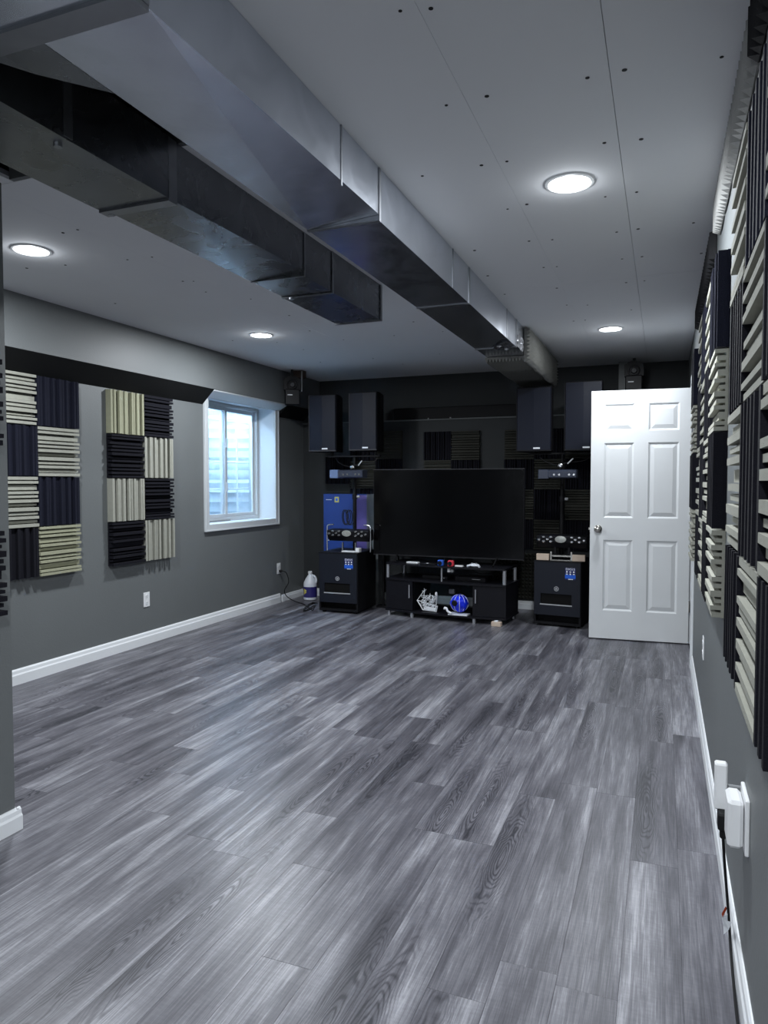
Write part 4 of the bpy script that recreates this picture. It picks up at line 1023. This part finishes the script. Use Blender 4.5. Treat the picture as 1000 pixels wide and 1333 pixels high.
bm = B(); lathe(bm, [(0.006, 0.15), (0.013, 0.165), (0.011, 0.185), (0.004, 0.192)], (0.088, 0, 0), n=10); obj('stern_lamp', bm, M['white_print'], sh, smooth=True)
# blue ball ornament
bo = thing('blue_ornament', 'shiny bright blue round bundle on white base in open bay of the stand', 'ornament', on_stand(0.145, 0.02, 0.0665), SA)
bm = B(); bmesh.ops.create_icosphere(bm, subdivisions=3, radius=0.088); r = random.Random(2)
for v in bm.verts: v.co *= r.uniform(0.90, 1.05); v.co.z *= 0.95
bm.transform(Matrix.Translation((0.01, 0, 0.105))); obj('ball', bm, M['blue_gloss'], bo)
bm = B(); lathe(bm, [(0.026, -0.083), (0.028, -0.088), (0.020, -0.092)], (-0.005, 0, 0.115), 'y', 16); obj('hub', bm, M['black'], bo)
bm = B(); prism(bm, [(-0.07, -0.085), (0.11, -0.07), (0.11, 0.02), (-0.07, 0.02)], 2, 0.0, 0.012); obj('base', bm, M['jug'], bo)
bm = B(); tube(bm, smooth_path([(-0.095, -0.08, 0.070), (-0.105, -0.085, 0.055), (-0.085, -0.085, 0.062), (-0.07, -0.09, 0.035), (-0.03, -0.095, 0.020)], 5), 0.010, 8); obj('white_arm', bm, M['white_print'], bo, smooth=True)
bm = B()
for a0 in range(0, 5):
    tube(bm, [(0.01+0.087*math.cos(q)*math.cos(a0*0.6), -0.087*abs(math.cos(q))*math.sin(a0*0.6)*1.0, 0.105+0.083*math.sin(q)) for q in [i*0.25-1.2 for i in range(11)]], 0.0022, 5)
obj('wire', bm, M['white_print'], bo)
# hanging tag in the bay
ht = thing('power_brick', 'grey power brick hanging on a cable inside the open bay', 'power supply', on_stand(0.005, 0.20, 0.349), SA)
obj('brick', one(-0.028, 0.028, 0, 0.03, -0.13, -0.085), M['grey_plastic'], ht, bevel=0.004)
bm = B(); tube(bm, smooth_path([(-0.01, 0.015, -0.086), (-0.016, 0.015, -0.05), (-0.004, 0.015, -0.0)], 4), 0.003, 6); obj('cord', bm, M['rubber'], ht)
# small block on the floor
fb = thing('wood_wedge', 'small pale wood block with white top on floor by stand right foot', 'wood block', (-1.378, 6.235, 0), SA)
obj('block', one(-0.045, 0.045, 0, 0.045, 0, 0.040), M['wood_block'], fb, bevel=0.003); obj('top_piece', one(-0.02, 0.015, 0.008, 0.035, 0.0395, 0.050), M['white_print'], fb, bevel=0.002)

# ------------------------------------------------------------------ small corner speakers
def corner_speaker(loc, rz, label, top):
    t = thing('satellite_speaker', label, 'speaker', loc, rz, 'small satellite speakers')
    obj('box_body', one(-0.075, 0.075, 0.0, 0.12, -0.30, -0.14), M['black'], t, bevel=0.008)
    bm = B(); prism(bm, [(-0.085, -0.145), (-0.085, -0.04), (-0.05, -0.012), (0, 0.0), (0.05, -0.012), (0.085, -0.04), (0.085, -0.145)], 1, 0.03, 0.11); obj('arched_mount', bm, M['black'], t)
    bm = B(); n = 20; tube(bm, [(0.048*math.cos(2*PI*i/n), 0.024, -0.095+0.048*math.sin(2*PI*i/n)) for i in range(n)], 0.007, 6, True); obj('ring', bm, M['black'], t)
    bm = B(); lathe(bm, [(0.022, 0.005), (0.028, 0.018), (0.028, 0.03)], (0, 0, -0.095), 'y', 14); obj('joint', bm, M['rim'], t, smooth=True)
    obj('badge', one(-0.05, 0.0, -0.0015, 0.001, -0.205, -0.195), M['white_print'], t)
    if top > 0:
        obj('hanger', one(-0.012, 0.012, 0.05, 0.09, -0.02, top), M['black'], t)
    return t
corner_speaker((-3.545, 6.45, 2.385), 0.55, 'small black speaker hanging at window top corner on left', 0.064)
corner_speaker((-0.272, 7.02, 2.425), 0.0, 'small black arched speaker showing above the open white door', 0.024)
hb = thing('hanger_block', 'brown wood block fixed to ceiling above the left small speaker', 'wood block', (-3.56, 6.60, ZC))
obj('block', one(-0.05, 0.07, -0.03, 0.05, -0.075, -0.0005), M['brown'], hb, bevel=0.002); obj('strap', one(0.055, 0.068, -0.036, -0.031, -0.22, -0.01), M['grey_plastic'], hb)
# long black box on the ledge
lb2 = thing('ledge_box', 'long black box resting on back wall ledge above the television', 'box', (-2.04, 7.22, 1.962))
obj('case', one(-0.69, 0.80, 0.0, 0.12, 0.0, 0.125), M['matte_black'], lb2, bevel=0.006)
bm = B(); box(bm, -0.30, -0.29, -0.004, 0.002, 0.0, 0.012); box(bm, -0.06, -0.045, -0.004, 0.002, 0.0, 0.012); obj('clip', bm, M['grey_plastic'], lb2)
bpy.context.view_layer.update()
